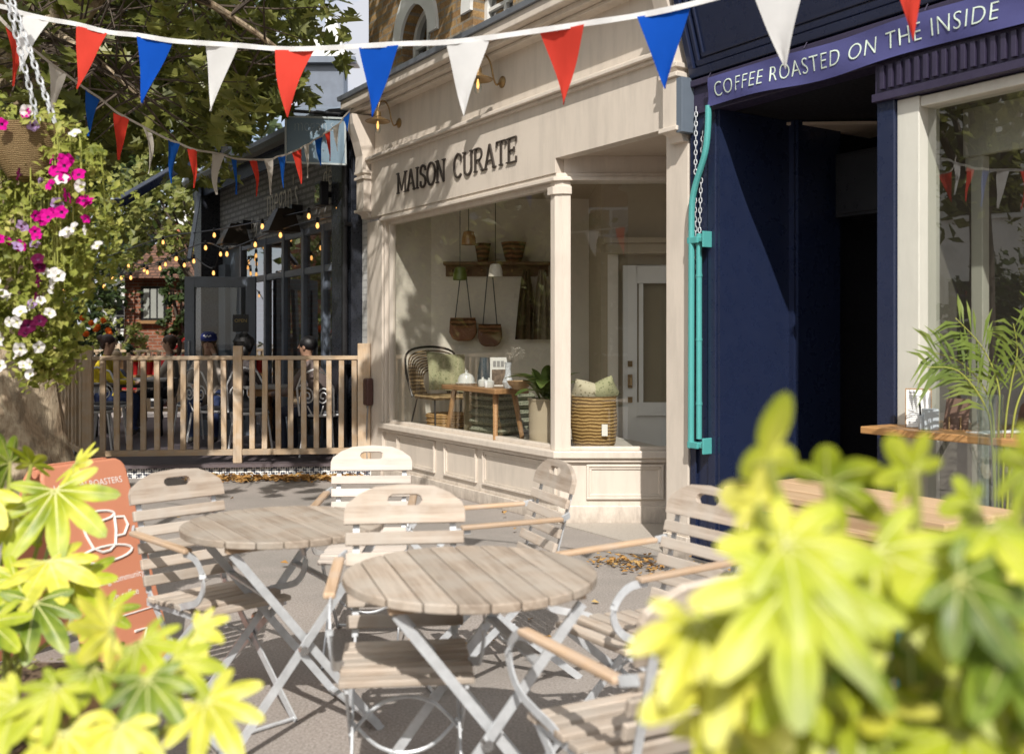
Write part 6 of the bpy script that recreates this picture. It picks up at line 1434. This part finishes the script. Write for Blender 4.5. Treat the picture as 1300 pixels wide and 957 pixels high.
lvs += [(at(973,585,.9),(.16,-.1,1),(.75,-.65,.1),.075,3),(at(962,640,.9),(-.35,-.2,.7),(.2,-1,.1),.05,4),(at(1050,615,1.0),(.5,-.2,.4),(0,-1,.3),.07,5),(at(1160,600,.95),(-.45,-.2,.6),(0,-1,.2),.055,5),(at(1240,640,1.05),(-.6,-.2,.1),(0,-1,.3),.05,5),(at(1310,595,.95),(-.5,-.3,.3),(0,-1,.3),.07,7),
 (at(1010,735,.8),(-.1,-.4,-.5),(0,-.8,.6),.105,7),(at(1110,700,.85),(.3,-.4,-.5),(0,-.8,.6),.10,7),(at(950,800,.85),(-.3,-.4,-.4),(0,-.8,.6),.10,7),(at(1020,690,.9),(-.5,-.4,-.1),(0,-.8,.6),.10,7),(at(885,790,.85),(-.1,-.4,-.5),(0,-.8,.6),.075,6),(at(920,850,.85),(-.5,-.4,-.4),(0,-.8,.6),.09,6)]
rb = Vector((.42,1.0,.42)); fatsia('large out of focus fatsia with lime yellow leaves filling the lower right corner', rb, lvs, None, M_fatsia)
M_soil = speck('soil_mulch', (.13,.09,.06), (.05,.035,.025), 45)
M_brickbed = brick('bed_brick', (.26,.13,.08), (.2,.1,.07), (.25,.21,.17), dark=(.1,.06,.045), xz=True)
def bed(lab, poly, h):
    c = Vector((sum(p[0] for p in poly)/len(poly), sum(p[1] for p in poly)/len(poly), 0)); r = thing('planting_bed', lab, 'planter', c)
    m = MB(off=c); m.prism(poly, 0, h); m.build('side_wall', M_oak, r, .01); q = [(c.x+(x-c.x)*.93, c.y+(y-c.y)*.93) for x, y in poly]
    m = MB(off=c); m.prism(q, h+.001, h+.025); m.build('soil', M_soil, r); return r
bed('timber planting bed under the large lime yellow fatsia on the right', [(.2,.72),(1.35,.72),(1.35,1.25),(.2,1.25)], .42)
bed('timber planting bed with creeping plants in the lower left corner', [(-3.2,1.7),(-1.12,1.7),(-1.22,3.25),(-3.2,3.25)], .34)
# left plants: one crisp behind, one blurred in front
def lead(px,py,Y,dx,dz,sz,lb=7,dy=-.45): return (at(px,py,Y),(dx,dy,dz),(random.uniform(-.2,.2),-.75,.75),sz,lb)
la = [lead(70,622,2.55,.25,-.75,.20),lead(18,655,2.6,-.3,-.5,.15),lead(95,590,2.9,.6,.1,.11,7),lead(12,588,2.7,-.2,.4,.14),lead(-25,620,2.5,-.3,-.3,.17),lead(40,590,2.75,.1,.6,.1,7),
 lead(62,712,2.45,.4,-.35,.15),lead(20,735,2.4,-.4,-.3,.15),lead(95,735,2.5,.7,-.3,.13),lead(130,775,2.45,.8,-.2,.11,7),lead(45,765,2.35,.1,-.6,.14),lead(-15,790,2.3,.2,-.4,.15),lead(-30,720,2.4,-.2,-.3,.15)]
fatsia('fatsia with sharp lime green leaves in front of the pavement board', Vector((-1.32,2.55,.34)), la, None, M_fatsia2)
lb_ = [lead(177,815,1.5,.5,-.25,.085),lead(142,800,1.5,-.3,.2,.09),lead(217,840,1.45,.8,-.35,.085),lead(122,850,1.45,-.5,-.3,.085),lead(187,862,1.4,.2,-.6,.085),lead(72,872,1.4,-.3,-.4,.085),lead(22,890,1.4,-.4,-.3,.095),lead(247,800,1.6,.9,.05,.07,7),lead(262,890,1.4,.6,-.5,.1),lead(152,920,1.35,-.1,-.6,.095),lead(-18,860,1.5,-.4,-.1,.085),lead(82,930,1.35,.2,-.6,.095)]
fatsia('low blurred fatsia leaves along the bottom left, nearest the camera', Vector((-.62,1.4,.5)), lb_, None, M_fatsia)
bed('short timber planting bed under the blurred leaves at the bottom left', [(-1.05,1.15),(-.32,1.15),(-.42,1.6),(-1.05,1.6)], .5)
cp = MB()
for i in range(2600):
    x, y = random.uniform(-3.1,-1.18), random.uniform(1.8,3.2); 
    if math.sin(x*5+1)*math.sin(y*6)+.35*random.uniform(-1,1) < -.15: continue
    lf(cp, Vector((x,y,.37+random.uniform(0,.07))), random.uniform(.015,.035), Vector((0,-.3,1))+rvec()*.8, random.uniform(0,6), .4)
o = cp.build('ground_cover', M_basketleaf, None, normals=False, kind='stuff'); tag(o, 'creeping green ground cover spreading over the mulch in the lower left bed', 'ground cover')
# fallen leaves
M_dead = leafm('dead_leaf', [(.2,.1,.03),(.4,.22,.07),(.5,.36,.16)], .1, .7, .2, 6)
def litter(lab, pts, n, s, sp=1):
    mb = MB()
    for i in range(n):
        a, b = random.choice(list(zip(pts, pts[1:]))); t = random.random(); p = a.lerp(b,t)+Vector((random.gauss(0,.1),random.gauss(0,.07)-abs(random.gauss(0,.09)),0))*sp; lf(mb, Vector((p.x,p.y,.01+abs(random.gauss(0,.02)))), s*random.uniform(.5,1.2), Vector((0,0,1))+rvec()*.6, random.uniform(0,6), .5)
    tag(mb.build('fallen_leaves', M_dead, None, normals=False, kind='stuff'), lab, 'leaves')
litter('drift of dry brown leaves against the tiled terrace edge', [Vector((-3.1,9.95,0)),Vector((-2.3,10.0,0)),Vector((-1.55,10.0,0))], 800, .07)
litter('small patch of dry leaves on the pavement before the pale threshold', [Vector((.56,6.35,0)),Vector((.75,6.2,0)),Vector((.98,6.1,0))], 210, .042)

litter('few dry leaves scattered loosely over the open pavement around the tables', [Vector((-2.6,8.5,0)),Vector((-1.2,6.2,0)),Vector((-.2,5.2,0)),Vector((.5,4.4,0)),Vector((-.6,8.2,0))], 46, .05, 5)
# ================================================================ light, sky, camera
SC.render.engine = 'CYCLES'; SC.view_settings.view_transform = 'Standard'; SC.view_settings.look = 'None'; SC.view_settings.exposure = 0
SC.cycles.use_denoising = True; SC.cycles.max_bounces = 8; SC.cycles.transparent_max_bounces = 16; SC.cycles.sample_clamp_indirect = 6; SC.cycles.caustics_reflective = False; SC.cycles.caustics_refractive = False
w = bpy.data.worlds.new('World'); SC.world = w; w.use_nodes = True; nt = w.node_tree; nt.nodes.clear()
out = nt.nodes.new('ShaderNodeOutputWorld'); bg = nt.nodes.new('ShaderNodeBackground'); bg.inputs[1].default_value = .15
sky = nt.nodes.new('ShaderNodeTexSky'); sky.sky_type = 'NISHITA'; sky.sun_disc = False; sky.sun_elevation = R(42); sky.sun_rotation = R(180); sky.dust_density = 1.5; sky.ozone_density = 1.2
tc = nt.nodes.new('ShaderNodeTexCoord'); mp = nt.nodes.new('ShaderNodeMapping'); mp.inputs['Scale'].default_value = (2,2,4.5); nt.links.new(tc.outputs['Generated'], mp.inputs[0])
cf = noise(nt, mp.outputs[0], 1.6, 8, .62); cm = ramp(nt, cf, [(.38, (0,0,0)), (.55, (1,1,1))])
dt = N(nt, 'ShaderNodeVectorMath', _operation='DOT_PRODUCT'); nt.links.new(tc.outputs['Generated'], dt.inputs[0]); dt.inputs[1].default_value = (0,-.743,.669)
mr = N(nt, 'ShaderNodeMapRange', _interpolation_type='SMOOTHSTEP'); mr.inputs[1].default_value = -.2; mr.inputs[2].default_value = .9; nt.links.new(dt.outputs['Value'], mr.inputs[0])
cl_ = mixc(nt, mr.outputs[0], (5.0,5.1,5.5), (11.0,10.8,10.4))       # cloud made brighter towards the sun, behind the camera, to add fill light
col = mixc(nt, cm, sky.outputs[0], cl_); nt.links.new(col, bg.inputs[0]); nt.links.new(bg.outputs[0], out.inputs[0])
sd = bpy.data.lights.new('sun', 'SUN'); sd.energy = 5.0; sd.angle = R(.55); sd.color = (1, .955, .89)
so = bpy.data.objects.new('sun', sd); C.objects.link(so); so.rotation_euler = (R(48), 0, R(2)); so.location = (0,-10,12)
cd_ = bpy.data.cameras.new('camera'); cam = bpy.data.objects.new('camera', cd_); C.objects.link(cam); SC.camera = cam
cam.location = (0,0,EYE); cam.rotation_euler = (R(90),0,0); cd_.sensor_width = 36; cd_.lens = 35; cd_.shift_y = -(478.5-HOR)/1300; cd_.clip_end = 600; cd_.clip_start = .05
cd_.dof.use_dof = True; cd_.dof.focus_distance = 7.6; cd_.dof.aperture_fstop = 2.8
